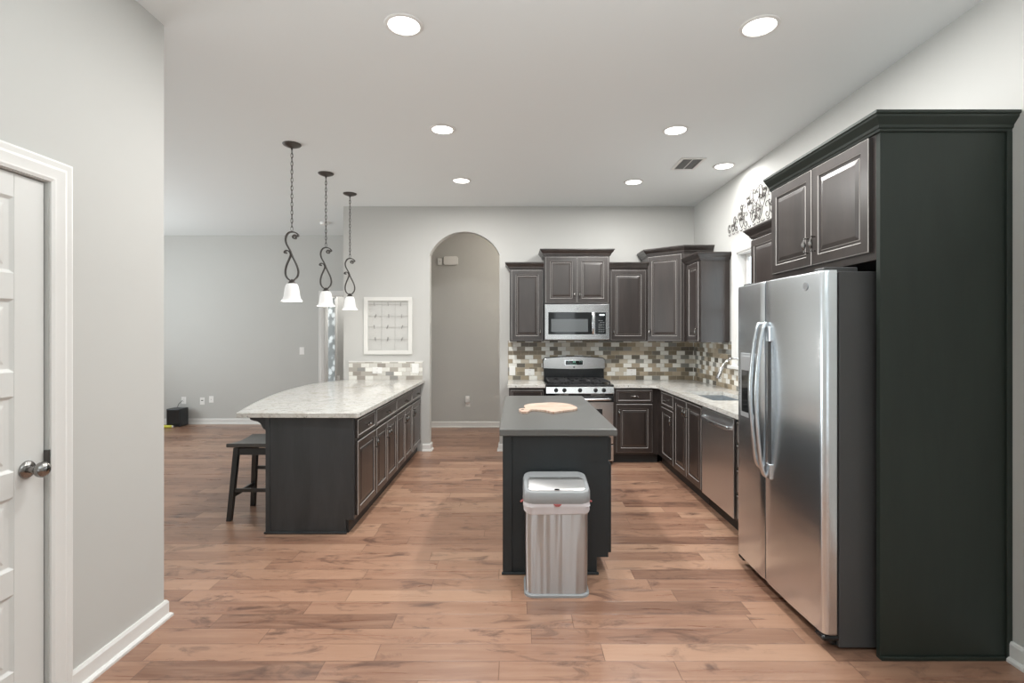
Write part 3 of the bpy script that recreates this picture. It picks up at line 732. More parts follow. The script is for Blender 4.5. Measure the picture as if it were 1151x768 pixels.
# ------------------------------------------------------------------ refrigerator
fr = empty('refrigerator', (1.85, 2.82, 0), 'large stainless side-by-side refrigerator with grey sides in the dark surround', 'refrigerator')
fy0, fy1 = 2.362, 3.268
MB().box(1.492, 2.19, fy0, fy1, .012, 1.752).build('body', M['fridgebody'], fr, bevel=.004)
MB().box(1.47, 1.55, fy0+.02, fy1-.02, .012, .060).build('base_grille', M['black'], fr, bevel=.006)
for yy in (fy0+.05, fy1-.05): MB().lathe([(.016, 0), (.016, .010), (.010, .014)], (1.53, yy, 0), (0, 0, 1), 16).build('foot', M['black'], fr, smooth=40)
for y0 in (fy0+.002, fy1-.072): MB().box(1.418, 1.50, y0, y0+.07, .040, .0665).build('lower_hinge', M['black'], fr, bevel=.010)
def bow(y): return 1.404+.016*((y-2.90)/.5)**2
def fdoor(y0, y1, near):
    n = 14; pts = []
    for k in range(n+1):
        y = y0+(y1-y0)*k/n; x = bow(y)
        e0 = y-y0; e1 = y1-y
        rad0, rad1 = (.028, .006) if near else (.006, .028)
        for e, r_ in ((e0, rad0), (e1, rad1)):
            if e < r_: x += r_-math.sqrt(max(0, r_*r_-(r_-e)**2))
        pts.append((x, y))
    # finer samples at the rounded outer edge
    ex = []
    if near:
        for k in range(1, 8):
            a = PI/2*k/8; y = y0+.028*(1-math.cos(a)); ex.append((bow(y)+.028*(1-math.sin(a)), y))
        pts = pts[:1]+ex+[p for p in pts if p[1] > y0+.03]
    else:
        for k in range(1, 8):
            a = PI/2*k/8; y = y1-.028*(1-math.cos(a)); ex.append((bow(y)+.028*(1-math.sin(a)), y))
        pts = [p for p in pts if p[1] < y1-.03]+ex[::-1]+pts[-1:]
    ring = pts+[(1.482, y1), (1.482, y0)]
    def R(z, g): 
        cy_ = (y0+y1)/2
        return [(x+(g if x < 1.47 else 0), y+(g*.5 if y < cy_ else -g*.5), z) for x, y in ring]
    return MB().loft([R(.068, .006), R(.072, .001), R(.080, 0), R(1.748, 0), R(1.757, .002), R(1.760, .007)])
ysm = 2.893
d1 = fdoor(fy0, ysm-.004, True).build('door', M['steel'], fr, smooth=40)
d2 = fdoor(ysm+.004, fy1+.002, False).build('door', M['steel'], fr, smooth=40)
MB().box(1.482, 1.493, fy0+.01, fy1-.01, .07, 1.745).build('door_gasket', M['rubber'], fr)
def fhandle(par, y, zt_, zb_):
    b = MB(); pts = [(bow(y)-.004, y, zt_), (bow(y)-.022, y, zt_-.02)]
    for k in range(1, 16):
        t = k/16; pts.append((bow(y)-.030-.034*math.sin(PI*t), y, zt_-.03+(zb_-zt_+.06)*t))
    pts += [(bow(y)-.022, y, zb_+.02), (bow(y)-.004, y, zb_)]
    b.tube(smooth_pts(pts, 3), 1.0, flat=((0, 1, 0), .013, .009))
    return b.build('handle', M['steel'], par, bevel=.005, smooth=50)
h1 = fhandle(d1, ysm-.035, 1.525, .665); h2 = fhandle(d2, ysm+.035, 1.525, .70)
for z in (.66, 1.42): MB().box(bow(2.83)-.012, bow(2.83)+.01, 2.81, 2.856, z, z+.085).build('handle_bracket', M['steel'], d1, bevel=.004)
MB().box(bow(2.83)-.0035, bow(2.83)+.008, 2.822, 2.846, .745, 1.42).build('grip_strip', M['fridgebody'], d1)  # slim dark strip on the door beside the handle
# dispenser
Fd2 = F_left(bow(3.08)-.001, 3.19, 0)
b = MB(); b.fbox(Fd2, 0, .215, .955, 1.345, -.005, .006); dsp = b.build('dispenser', M['silverplastic'], d2, bevel=.004)
MB().fbox(Fd2, .018, .197, .985, 1.33, .004, .0075).build('dispenser_recess', M['blackglass'], dsp, bevel=.002)
MB().fbox(Fd2, .03, .185, 1.24, 1.33, .006, .016).build('dispenser_spout', M['silverplastic'], dsp, bevel=.006)
# badge
Fb = F_left(bow(2.50)-.0005, 2.50, 1.695)
b = MB(); b.lathe([(.021, 0), (.021, .0012), (.0185, .0022), (.0180, .0012), (0, .0012)], Fb(0, 0, 0), Fb.n, 28); bd = b.build('badge', M['silverplastic'], d1, smooth=30)
text_mesh('badge_lettering', 'GE', .019, M['steel'], bd, Fb, 0, 0, .0014)
for y0 in (fy0+.03, fy1-.11):
    MB().box(1.44, 1.60, y0, y0+.08, 1.750, 1.776).build('hinge_cover', M['fridgebody'], fr, bevel=.006)

# ------------------------------------------------------------------ dishwasher
dw = empty('dishwasher', (1.9, 4.03, 0), 'stainless dishwasher between the sink cabinet and the drawers', 'dishwasher')
F = F_left(XF, 4.358, 0); w = .650
MB().fbox(F, .004, w-.006, .10, .850, -.56, 0).build('body', M['fridgebody'], dw)
MB().fbox(F, 0, w, 0, .10, -.50, -.045).build('toe_kick', M['toe'], dw)
o = MB().fbox(F, .008, w-.012, .115, .842, 0.001, .024).build('door', M['darksteel'], dw, bevel=.004)
b = MB(); pts = [F(.06, .765, .020)]+[F(.06+(w-.12)*t, .765, .048+.020*math.sin(PI*t)) for t in [k/12 for k in range(13)]]+[F(w-.06, .765, .020)]
b.tube(pts, 1.0, flat=((0, 0, 1), .013, .006)); b.build('handle', M['steel'], o, bevel=.003, smooth=50)

# ------------------------------------------------------------------ sink and faucet
sk = empty('sink', (1.88, 4.74, .66), 'undermount stainless sink set in the granite under the window', 'sink')
b = MB()
def sr(x0, x1, y0, y1, z): return [(x0, y0, z), (x1, y0, z), (x1, y1, z), (x0, y1, z)]
b.loft([sr(sx0-.012, sx1+.012, sy0-.012, sy1+.012, .8525), sr(sx0+.002, sx1-.002, sy0+.002, sy1-.002, .8525), sr(sx0+.012, sx1-.012, sy0+.012, sy1-.012, .67), sr(sx0+.05, sx1-.05, sy0+.05, sy1-.05, .66)], caps=False)
b.face(sr(sx0+.05, sx1-.05, sy0+.05, sy1-.05, .66))
b.build('basin', M['steel'], sk, smooth=30)
MB().lathe([(.045, 0), (.045, .004), (.034, .004), (.030, 0)], (1.90, 4.74, .661), (0, 0, 1), 24).build('drain', M['chrome'], sk, smooth=30)
fc = empty('faucet', (2.12, 4.70, ZW), 'chrome gooseneck pull-down faucet behind the sink', 'faucet')
MB().lathe([(.026, 0), (.026, .008), (.021, .014), (.018, .05), (.020, .09), (.015, .11)], (2.12, 4.70, ZW), (0, 0, 1), 24).build('base', M['chrome'], fc, smooth=30)
b = MB(); pts = [(2.12, 4.70, ZW+.10), (2.12, 4.70, 1.12)]
for k in range(13):
    a = PI*k/12*.92; pts.append((2.005+.115*math.cos(a), 4.70, 1.12+.115*math.sin(a)))
b.tube(pts, .0115, 12); b.build('spout', M['chrome'], fc, smooth=60)
e = Vector(pts[-1]); dv = (Vector(pts[-1])-Vector(pts[-2])).normalized()
MB().lathe([(.013, -.005), (.016, .01), (.0175, .05), (.021, .085), (.021, .10), (.014, .103)], e, dv, 20).build('spray_head', M['chrome'], fc, smooth=40)
MB().tube([(2.12, 4.675, ZW+.07), (2.12, 4.640, ZW+.085), (2.115, 4.60, ZW+.13)], [.009, .008, .005], 10).build('lever', M['chrome'], fc, smooth=50)

# ------------------------------------------------------------------ microwave
mw = empty('microwave', (.713, 6.1, 1.39), 'over-the-range stainless microwave with a black keypad above the range', 'microwave')
mx0, mx1, mz0, mz1 = .336, 1.092, 1.392, 1.808
MB().box(mx0+.004, mx1-.004, 6.005, YB-.011, mz0, mz1).build('body', M['fridgebody'], mw)
F = F_back(mx0, 6.005, mz0); MW_ = mx1-mx0; MH = mz1-mz0
MB().fbox(F, 0, MW_, 0, MH, 0, .022).build('front_panel', M['steel2'], mw, bevel=.004)
dr = MB().fbox(F, .042, .575, .062, .322, .020, .027).build('door', M['blackglass'], mw, bevel=.003)
MB().fbox(F, .075, .505, .092, .242, .0265, .0285).build('window', M['mwwin'], dr)
b = MB(); b.tube(smooth_pts([F(.562, .065, .024), F(.562, .075, .045), F(.562, .13, .055), F(.562, .19, .057), F(.562, .25, .055), F(.562, .31, .045), F(.562, .322, .024)], 4), 1.0, flat=((1, 0, 0), .011, .006))
b.build('handle', M['chrome'], dr, bevel=.003, smooth=50)
kp = MB().fbox(F, .590, .714, .066, .320, .020, .0265).build('keypad', M['blackglass'], mw, bevel=.002)
b = MB()
for x in (0, .012, .027, .038, .049): b.fbox(F, .640+x, .648+x, .282, .298, .0265, .0272)
b.build('clock_display', M['lcd'], kp)
b = MB()
for i in range(4):
    for j in range(7):
        if (i, j) in ((3, 6), (0, 5)): continue
        b.fbox(F, .630+i*.019, .638+i*.019, .092+j*.0215, .098+j*.0215, .0265, .0269)
tag(b.build('key_marks', M['silverplastic'], kp), None)
Fb = F_back(mx0+MW_/2, 6.005-.022, mz0+.365)
bd = MB().lathe([(.017, 0), (.017, .001), (.015, .0018), (.0145, .001), (0, .001)], Fb(0, 0, 0), Fb.n, 24).build('badge', M['silverplastic'], mw, smooth=30)
text_mesh('badge_lettering', 'GE', .015, M['steel2'], bd, Fb, 0, 0, .0012)

# ------------------------------------------------------------------ range
rg_ = empty('gas_range', (.713, 6.0, 0), 'stainless freestanding gas range with black grates and a curved backguard', 'stove')
rx0, rx1 = .335, 1.091; RW = rx1-rx0; ry = 5.72
MB().box(rx0, rx1, ry+.02, YB-.015, .03, .868).build('body', M['black'], rg_)
for x in (rx0+.05, rx1-.05): MB().lathe([(.018, 0), (.018, .03)], (x, ry+.08, 0), (0, 0, 1), 12).build('foot', M['black'], rg_)
MB().box(rx0-.002, rx1+.002, ry-.006, YB-.075, .868, .893).build('cooktop', M['black'], rg_, bevel=.006)
F = F_back(rx0, ry, 0)
cp = MB().prism([F(0, .795, .030), F(0, .795, -.02), F(0, .868, -.02), F(0, .868, .012)], F.u*RW).build('control_panel', M['steel2'], rg_, bevel=.003)
for u in (.112, .204, .378, .552, .644):
    kn = MB(); c = F(u, .832, .018)
    kn.lathe([(.024, 0), (.024, .006), (.019, .010), (.017, .030), (.013, .034), (0, .034)], c, (0, -1, .15), 20)
    kn.box(c.x-.004, c.x+.004, c.y-.040, c.y-.028, c.z-.014, c.z+.020)
    kn.build('knob', M['black'], rg_, smooth=35)
for k, (gx, gw) in enumerate(((rx0+.03, .225), (rx0+.265, .225), (rx0+.50, .225))):
    b = MB(); z = .925; y0, y1 = ry+.03, YB-.10; r_ = .0075
    b.box(gx, gx+gw, y0, y0+.016, z-.010, z); b.box(gx, gx+gw, y1-.016, y1, z-.010, z); b.box(gx, gx+.014, y0, y1, z-.010, z); b.box(gx+gw-.014, gx+gw, y0, y1, z-.010, z)
    for yc in ((y0*.73+y1*.27), (y0*.27+y1*.73)) if k != 1 else ((y0+y1)/2,):
        for a in range(4):
            t = PI/4+a*PI/2; c_, s_ = math.cos(t), math.sin(t)
            b.tube([(gx+gw/2+c_*.03, yc+s_*.03, z+.002), (gx+gw/2+c_*.13, yc+s_*.13*.9, z-.004)], .006, 6)
        b.box(gx, gx+gw*.32, yc-.006, yc+.006, z-.010, z); b.box(gx+gw*.68, gx+gw, yc-.006, yc+.006, z-.010, z)
    b.box(gx, gx+gw, (y0+y1)/2-.006, (y0+y1)/2+.006, z-.010, z)
    for x in (gx+.007, gx+gw-.007):
        for y in (y0+.008, y1-.008): b.box(x-.007, x+.007, y-.007, y+.007, .892, z-.005)
    b.build('grate', M['cast'], rg_)
    for yc in ((y0*.73+y1*.27), (y0*.27+y1*.73)) if k != 1 else ((y0+y1)/2,):
        MB().lathe([(.045, 0), (.045, .008), (.032, .010), (.032, .018), (.028, .021), (0, .021)], (gx+gw/2, yc, .892), (0, 0, 1), 20).build('burner', M['cast'], rg_, smooth=30)
# backguard: black riser with a curved stainless console
MB().box(rx0+.008, rx1-.008, YB-.075, YB-.012, .868, 1.045).build('backguard', M['black'], rg_, bevel=.004)
arc_ = [(0, 1.035), (0, 1.125), (.010, 1.150), (.030, 1.163)]
n = 16
arc_ += [(.03+(RW-.06)*k/n, 1.163+.020*math.sin(PI*k/n)) for k in range(1, n)]+[(RW-.03, 1.163), (RW-.010, 1.150), (RW, 1.125), (RW, 1.035)]
low = [(RW*(1-k/n), 1.035-.010*math.sin(PI*k/n)) for k in range(1, n)]
Fg = F_back(rx0, YB-.085, 0)
MB().prism([Fg(u, v, -.0) for u, v in [(-.006, 1.030)]+[(u-(.006 if u < .1 else 0)+(.006 if u > RW-.1 else 0), v+.006) for u, v in arc_]+[(RW+.006, 1.030)]], -Fg.n*.06).build('backguard_shell', M['black'], rg_, bevel=.003)
con = MB().prism([Fg(u, v, .012) for u, v in arc_+low], -Fg.n*.014).build('console', M['steel2'], rg_, bevel=.005)
MB().prism([Fg(RW/2-.118+.236*x, 1.072+.068*y, .013) for x, y in [(0, .1), (.03, 0), (.97, 0), (1, .1), (1, .9), (.97, 1), (.03, 1), (0, .9)]], Fg.n*.004).build('display_bezel', M['chrome'], con, bevel=.002)
dp = MB().fbox(Fg, RW/2-.106, RW/2+.106, 1.080, 1.132, .016, .019).build('display', M['blackglass'], con)
b = MB()
for x in (-.014, .004): 
    b.fbox(Fg, RW/2+x, RW/2+x+.011, 1.108, 1.125, .0188, .0195)
for x in (-.07, .062, .082): b.fbox(Fg, RW/2+x, RW/2+x+.008, 1.116, 1.121, .0188, .0195)
for x in (-.045, -.022, -.002, .018): b.fbox(Fg, RW/2+x, RW/2+x+.012, 1.090, 1.094, .0188, .0195)
b.build('clock_digits', M['lcdg'], dp)
Fb = F_back(rx0+RW/2, YB-.085-.0125, 1.052)
MB().lathe([(.010, 0), (.010, .0015), (.008, .002), (0, .0012)], Fb(0, 0, 0), Fb.n, 20).build('badge', M['fridgebody'], con, smooth=30)
# vent trims, oven door, drawer
MB().fbox(F, .10, .25, .778, .784, -.0, .020).build('vent_trim', M['steel2'], rg_); MB().fbox(F, .50, .66, .778, .784, -.0, .020).build('vent_trim', M['steel2'], rg_)
od = MB().fbox(F, .004, RW-.004, .235, .765, 0, .030).build('oven_door', M['steel2'], rg_, bevel=.005)
MB().fbox(F, .004, RW-.004, .700, .765, .024, .034).build('door_top_band', M['black'], od, bevel=.003)
MB().fbox(F, .13, RW-.13, .40, .625, .028, .033).build('oven_window', M['blackglass'], od, bevel=.003)
b = MB(); b.tube([F(.035, .735, .03), F(.045, .735, .062)]+[F(.06+(RW-.12)*t, .735, .066+.016*math.sin(PI*t)) for t in [k/10 for k in range(11)]]+[F(RW-.045, .735, .062), F(RW-.035, .735, .03)], .0125, 10)
b.build('handle', M['steel2'], od, smooth=50)
MB().fbox(F, .004, RW-.004, .045, .225, 0, .028).build('drawer', M['steel2'], rg_, bevel=.005)

# ------------------------------------------------------------------ stools
def make_stool(loc):
    sx, sy = .385, .40; x0 = loc[0]; y0 = loc[1]
    r = empty('bar_stool', loc)
    b = MB(); n = 10; top = []; bot = []
    for k in range(n+1):
        t = k/n; y = y0-sy/2+sy*t; d = .018*(2*t-1)**2
        top.append((y, .590+d)); bot.append((y, .560+d))
    pro = top+bot[::-1]
    b.prism([(x0-sx/2, y, z) for y, z in pro], (sx, 0, 0)); b.build('seat', M['stoolseat'], r, bevel=.006)
    legs = {}
    for a in (-1, 1):
        for c in (-1, 1):
            tx, ty = x0+a*.135, y0+c*.145; fx, fy = x0+a*.175, y0+c*.180; h = .018
            legs[(a, c)] = ((fx, fy), (tx, ty))
            MB().hexa([(fx-h, fy-h, 0), (fx+h, fy-h, 0), (fx+h, fy+h, 0), (fx-h, fy+h, 0), (tx-h-.002, ty-h-.002, .566), (tx+h+.002, ty-h-.002, .566), (tx+h+.002, ty+h+.002, .566), (tx-h-.002, ty+h+.002, .566)]).build('leg', M['stool'], r, bevel=.002)
    def at(k, z):
        (fx, fy), (tx, ty) = legs[k]; t = z/.566; return Vector((fx+(tx-fx)*t, fy+(ty-fy)*t, z))
    for k1, k2, z in (((-1, -1), (1, -1), .235), ((-1, 1), (1, 1), .33), ((-1, -1), (-1, 1), .19), ((1, -1), (1, 1), .19)):
        p, q = at(k1, z), at(k2, z)
        MB().tube([p, q], 1.0, flat=((0, 0, 1), .014, .008)).build('stretcher', M['stool'], r)
    for k1, k2 in (((-1, -1), (1, -1)), ((-1, 1), (1, 1)), ((-1, -1), (-1, 1)), ((1, -1), (1, 1))):
        MB().tube([at(k1, .535), at(k2, .535)], 1.0, flat=((0, 0, 1), .026, .009)).build('apron', M['stool'], r)
    for a in (-1, 1): MB().lathe([(.008, 0), (.008, .003), (.004, .005)], (x0+a*.12, y0-.17, .602), (0, 0, 1), 10).build('screw_cap', M['silverplastic'], r)
    return r
st1 = make_stool((-2.065, 4.18, 0)); tag(st1, 'black saddle-seat bar stool tucked under the near end of the peninsula overhang', 'stool', 'bar stools')
st2 = copy_tree(st1, None, (-2.060, 4.82, 0)); tag(st2, 'second black bar stool, behind the first and nearly hidden by the peninsula', 'stool', 'bar stools')

# ------------------------------------------------------------------ pendants
def spiral(cx_, cz_, r0, r1, a0, a1, n=16): return [(cx_+(r0+(r1-r0)*k/n)*math.cos(a0+(a1-a0)*k/n), cz_+(r0+(r1-r0)*k/n)*math.sin(a0+(a1-a0)*k/n)) for k in range(n+1)]
def make_pendant(x, y):
    r = empty('pendant_lamp', (x, y, 1.73))
    MB().lathe([(.075, 0), (.075, -.004), (.068, -.012), (.045, -.022), (.020, -.030), (.008, -.034), (.008, -.045)], (x, y, ZC-.0005), (0, 0, 1), 28).build('canopy', M['iron'], r, smooth=30)
    b = MB(); z = 3.01; k = 0
    while z > 2.345:
        w, h = .0095, .0225
        lp = [(w*math.cos(a), h*math.sin(a)) for a in [2*PI*j/12 for j in range(12)]]
        b.tube([((x+p, y, z-h+q) if k % 2 else (x, y+p, z-h+q)) for p, q in lp], .0022, 6, closed=True); z -= .034; k += 1
    b.tube([(x+.004, y+.004, 3.01), (x-.003, y-.003, 2.7), (x+.003, y+.003, 2.35)], .0015, 5)
    b.build('chain', M['iron'], r, smooth=60)
    q = .001067; zt0 = 2.315
    def P(cx_, cy_): return (x+(cx_-203)*q, y, zt0-(cy_-133)*q)
    s1 = [(226, 168), (234, 170), (236, 180), (226, 186), (213, 180), (212, 168), (222, 158), (236, 159), (247, 168), (254, 160), (238, 142), (212, 134), (182, 138), (162, 160), (154, 192), (160, 225), (176, 255), (192, 285), (207, 325), (232, 375), (248, 415), (254, 450), (246, 485), (225, 508), (204, 520)]
    s2 = [(162, 292), (158, 300), (148, 298), (145, 294), (150, 284), (163, 279), (178, 283), (190, 298), (193, 318), (180, 352), (162, 395), (153, 435), (156, 475), (175, 503), (204, 520)]
    b = MB()
    for s in (s1, s2):
        b.tube(smooth_pts([P(*c) for c in s], 4), 1.0, flat=((0, 1, 0), .011, .0045))
    b.build('scroll', M['iron'], r, bevel=.0015, smooth=50)
    MB().lathe([(.004, .035), (.010, .026), (.022, .016), (.032, .002), (.034, -.004), (.026, -.006)], (x, y, 1.885), (0, 0, 1), 24).build('shade_cap', M['iron'], r, smooth=40)
    pr = [(.026, .150), (.040, .145), (.050, .130), (.056, .105), (.060, .075), (.064, .045), (.070, .022), (.080, .008), (.086, .000)]
    b = MB(); b.lathe(pr+[(rr_-.004, z_+.001) for rr_, z_ in pr[::-1]], (x, y, 1.735), (0, 0, 1), 32, caps=False)
    b.build('shade', M['shade'], r, smooth=60)
    b = MB(); b.lathe([(.001, .028), (.018, .034), (.027, .052), (.026, .072), (.016, .095), (.013, .13)], (x, y, 1.735), (0, 0, 1), 16); b  .build('bulb', M['bulb'], r, smooth=60)
    d = bpy.data.lights.new('pendant_glow', 'POINT'); d.energy = PENDANT_POWER; d.shadow_soft_size = .05; d.color = (1, .95, .88)
    o = bpy.data.objects.new('pendant_glow', d); COL.objects.link(o); o.parent = r; o.location = (0, 0, -.02)
    return r
p1 = make_pendant(-1.875, 4.28); tag(p1, 'nearest of the three wrought iron scroll pendants with white glass shade', 'pendant lamp', 'scroll pendants over the peninsula')
for y, l in ((5.06, 'middle wrought iron scroll pendant with white glass shade over the peninsula'), (5.79, 'farthest wrought iron scroll pendant with white glass shade, nearest the back wall')):
    c = copy_tree(p1, None, (-1.88, y, 1.73)); tag(c, l)

# ------------------------------------------------------------------ ceiling fixtures
def make_can(x, y):
    r = empty('recessed_light', (x, y, ZC))
    MB().lathe([(.078, -.004), (.082, -.009), (.096, -.006), (.100, -.0008), (.078, -.0008)], (x, y, ZC), (0, 0, 1), 36).build('trim_ring', M['ventwhite'], r, smooth=30)
    MB().lathe([(.078, -.006), (.040, -.010), (0.0, -.011)], (x, y, ZC), (0, 0, 1), 36, caps=False).build('lens', M['lamp'], r, smooth=60)
    d = bpy.data.lights.new('downlight', 'AREA'); d.shape = 'DISK'; d.size = .15; d.energy = CAN_POWER; d.color = (1, .995, .97)
    o = bpy.data.objects.new('downlight', d); COL.objects.link(o); o.parent = r; o.location = (0, 0, -.02)
    return r
cans = [(-.575, 2.625, 'large recessed ceiling light nearest the camera on the left'), (1.255, 2.635, 'recessed ceiling light nearest the camera on the right'),
        (-.570, 3.965, 'recessed ceiling light, middle one of the left row'), (1.240, 3.98, 'recessed ceiling light, middle one of the right row'),
        (-.565, 5.29, 'recessed ceiling light farthest away in the left row, near the arch'), (1.227, 5.34, 'recessed ceiling light farthest away in the right row, near the back wall'),
        (1.963, 4.83, 'recessed ceiling light close to the right wall, above the sink')]
c0_ = None
for x, y, l in cans:
    if c0_ is None: c0_ = o = make_can(x, y)
    else: o = copy_tree(c0_, None, (x, y, ZC))
    tag(o, l, 'ceiling light', 'recessed ceiling lights')
    if x > 1.9:
        for ch in o.children:
            if ch.type == 'LIGHT': ch.data = ch.data.copy(); ch.data.energy = CAN_POWER*.35
vx, vy = 1.605, 4.775
vt = empty('ceiling_vent', (vx, vy, ZC), 'white rectangular air vent in the ceiling near the right wall', 'vent')
b = MB(); hx_, hy_ = .115, .165; f = .028
b.box(vx-hx_, vx-hx_+f, vy-hy_, vy+hy_, ZC-.008, ZC-.0005); b.box(vx+hx_-f, vx+hx_, vy-hy_, vy+hy_, ZC-.008, ZC-.0005)
b.box(vx-hx_+f, vx+hx_-f, vy-hy_, vy-hy_+f, ZC-.008, ZC-.0005); b.box(vx-hx_+f, vx+hx_-f, vy+hy_-f, vy+hy_, ZC-.008, ZC-.0005)
b.build('frame', M['ventwhite'], vt, bevel=.002)
MB().box(vx-hx_+f, vx+hx_-f, vy-hy_+f, vy+hy_-f, ZC-.002, ZC-.0005).build('cavity', M['dark'], vt)
b = MB()
for k in range(11):
    y = vy-hy_+f+.012+k*.025
    b.hexa([(vx-hx_+f, y, ZC-.008), (vx+hx_-f, y, ZC-.008), (vx+hx_-f, y+.002, ZC-.008), (vx-hx_+f, y+.002, ZC-.008), (vx-hx_+f, y+.008, ZC-.002), (vx+hx_-f, y+.008, ZC-.002), (vx+hx_-f, y+.010, ZC-.002), (vx-hx_+f, y+.010, ZC-.002)])
b.box(vx-.003, vx+.003, vy-hy_+f, vy+hy_-f, ZC-.009, ZC-.002)
b.build('louvres', M['ventwhite'], vt)
sm = MB().lathe([(.065, 0), (.065, -.010), (.058, -.030), (.040, -.036), (0, -.036)], (-2.73, 7.3, ZC-.0005), (0, 0, 1), 24).build('smoke_detector', M['plastic'], loc=(-2.73, 7.3, ZC), smooth=35)
tag(sm, 'small white smoke detector on the ceiling behind the pendants', 'smoke detector')

# ------------------------------------------------------------------ plates on the walls
def plate(F, w, h, label, kind, grp=None, name='wall_outlet', cat='outlet', hmat=None):
    r = empty(name, F(0, 0, 0), label, cat, grp)
    MB().fbox(F, -w/2, w/2, -h/2, h/2, .0005, .006).build('cover_plate', M['plastic'], r, bevel=.003)
    if kind == 'duplex':
        for v in (-.020, .020):
            s = MB().fbox(F, -.016, .016, v-.014, v+.014, .005, .0075).build('socket', M['plastic'], r, bevel=.003)
            b = MB()
            for u in (-.006, .006): b.fbox(F, u-.001, u+.001, v-.004, v+.006, .0072, .0078)
            b.build('slots', M['slot'], s)
    elif kind == 'wide':
        for u0 in (-.023, .023): MB().fbox(F, u0-.016, u0+.016, -.033, .033, .005, .0075).build('insert', M['plastic'], r, bevel=.002)
    elif kind == 'switch':
        MB().fbox(F, -.016, .016, -.033, .033, .005, .0085).build('rocker', M['plastic'], r, bevel=.002)
    elif kind == 'jack':
        MB().fbox(F, -.016, .016, .004, .018, .005, .0075).build('port', M['slot'], r)
    elif kind == 'blank': MB().fbox(F, -.004, .004, -.006, .002, .005, .0075).build('port', M['slot'], r)
    return r
def onback(px, py, Y, **k):
    s = 575/Y; return F_back((px-580)/s, Y, 1.465-(py-375)/s)
yt = YB-.010
G1 = 'outlets in the kitchen backsplash'
plate(onback(575.9, 416.6, yt), .075, .12, 'white plate in the backsplash at its far left edge beside the arch wall', 'switch', G1)
plate(onback(595.3, 418.5, yt), .118, .078, 'white horizontal plate in the backsplash just left of the range', 'duplex', G1)
plate(onback(709.7, 418.5, yt), .118, .078, 'white horizontal plate in the backsplash right of the range', 'duplex', G1)
Fo = F_left(XR-.010, 5.02, 1.04); plate(Fo, .118, .12, 'white double plate in the backsplash behind the faucet', 'wide', G1)
plate(onback(424, 416.5, yt), .118, .078, 'white horizontal plate in the low peninsula backsplash', 'duplex', G1)
plate(onback(466.9, 414.2, yt), .085, .12, 'white upright plate at the right end of the low peninsula backsplash', 'switch', G1)
G2 = 'plates on the far living room wall'
plate(onback(206.7, 450.2, YF), .075, .115, 'white outlet plate with a cord, above the black box on the far wall', 'duplex', G2)
plate(onback(227.5, 451, YF), .075, .115, 'middle of the three low white plates on the far wall, with a dark port', 'jack', G2)
o = plate(onback(237.6, 449, YF), .072, .105, 'right one of the three low white plates on the far wall, holding a plug-in adapter', 'blank', G2)
plate(onback(339.5, 394.5, YF), .078, .118, 'white light switch on the far wall beside the entry casing', 'switch', None, 'light_switch', 'light switch')
o = plate(onback(525.8, 453, YH), .075, .115, 'white outlet with a plugged-in device low on the hall wall', 'duplex')
Fh = onback(525.8, 450.5, YH); MB().fbox(Fh, -.036, .036, -.028, .075, .008, .045).build('plug_in_device', M['plastic'], o, bevel=.010)
plate(onback(379.5, 426, 8.9), .075, .115, 'white outlet plate beyond the entry opening, beside the patterned glass', 'duplex')
Fc = onback(507, 293.4, YH)
r = empty('door_chime', Fc(0, 0, 0), 'white rounded door chime box high on the hall wall through the arch', 'door chime')
b = MB(); b.prism([Fc(u, v, .001) for u, v in rbox_pts(.225, .135, .03, 5)], Fc.n*.045); b.build('cover', M['plastic'], r, bevel=.006)
Fc = onback(494.8, 294.2, YH)
o = MB().fbox(Fc, -.035, .035, -.055, .050, .001, .028).build('wall_sensor', M['plastic'], loc=Fc(0, 0, 0), bevel=.005)
tag(o, 'small white box left of the door chime on the hall wall', 'sensor')
MB().fbox(Fc, -.002, .002, -.01, .01, .027, .029).build('indicator', M['slot'], o)

# ------------------------------------------------------------------ white frame with wires and clips
x0, x1, z0, z1 = -1.890, -1.290, 1.205, 1.920; yf = YB
r = empty('clip_frame', ((x0+x1)/2, yf, z0), 'whitewashed wooden frame strung with wires and small clips, above the peninsula', 'frame')
b = MB(); f = .050
for pl_ in ([(x0, z0), (x1, z0), (x1-f, z0+f), (x0+f, z0+f)], [(x1, z0), (x1, z1), (x1-f, z1-f), (x1-f, z0+f)], [(x1, z1), (x0, z1), (x0+f, z1-f), (x1-f, z1-f)], [(x0, z1), (x0, z0), (x0+f, z0+f), (x0+f, z1-f)]):
    b.prism([(x, yf-.001, z) for x, z in pl_], (0, -.022, 0))
b.build('frame', M['whitewash'], r, bevel=.002)
b = MB(); iw = x1-x0-2*f
zr = [z1-.092, z1-.240, z1-.375, z1-.527]
for z in zr: b.tube([(x0+f, yf-.012, z), ((x0+x1)/2, yf-.012, z-.004), (x1-f, yf-.012, z)], .0014, 5)
for k in (1, 2): b.tube([(x0+f+iw*k/3, yf-.010, z0+f), (x0+f+iw*k/3+.003, yf-.010, z1-f)], .0012, 5)
b.build('wires', M['wire'], r)
for i, z in enumerate(zr):
    for k in range(3):
        x = x0+f+iw*(k+.5)/3+random.uniform(-.012, .012); t = random.uniform(-.25, .45)
        b = MB(); d = Vector((math.sin(t), 0, math.cos(t)))
        c = Vector((x, yf-.014, z+.004)); w_ = Vector((math.cos(t), 0, -math.sin(t)))*.0045
        for s in (-1, 1):
            p = c-d*.026+w_*s*.3; q = c+d*.022+w_*s
            b.tube([p, c+w_*s*.6, q], .0026, 5)
        b.build('clip', M['wire'], r)

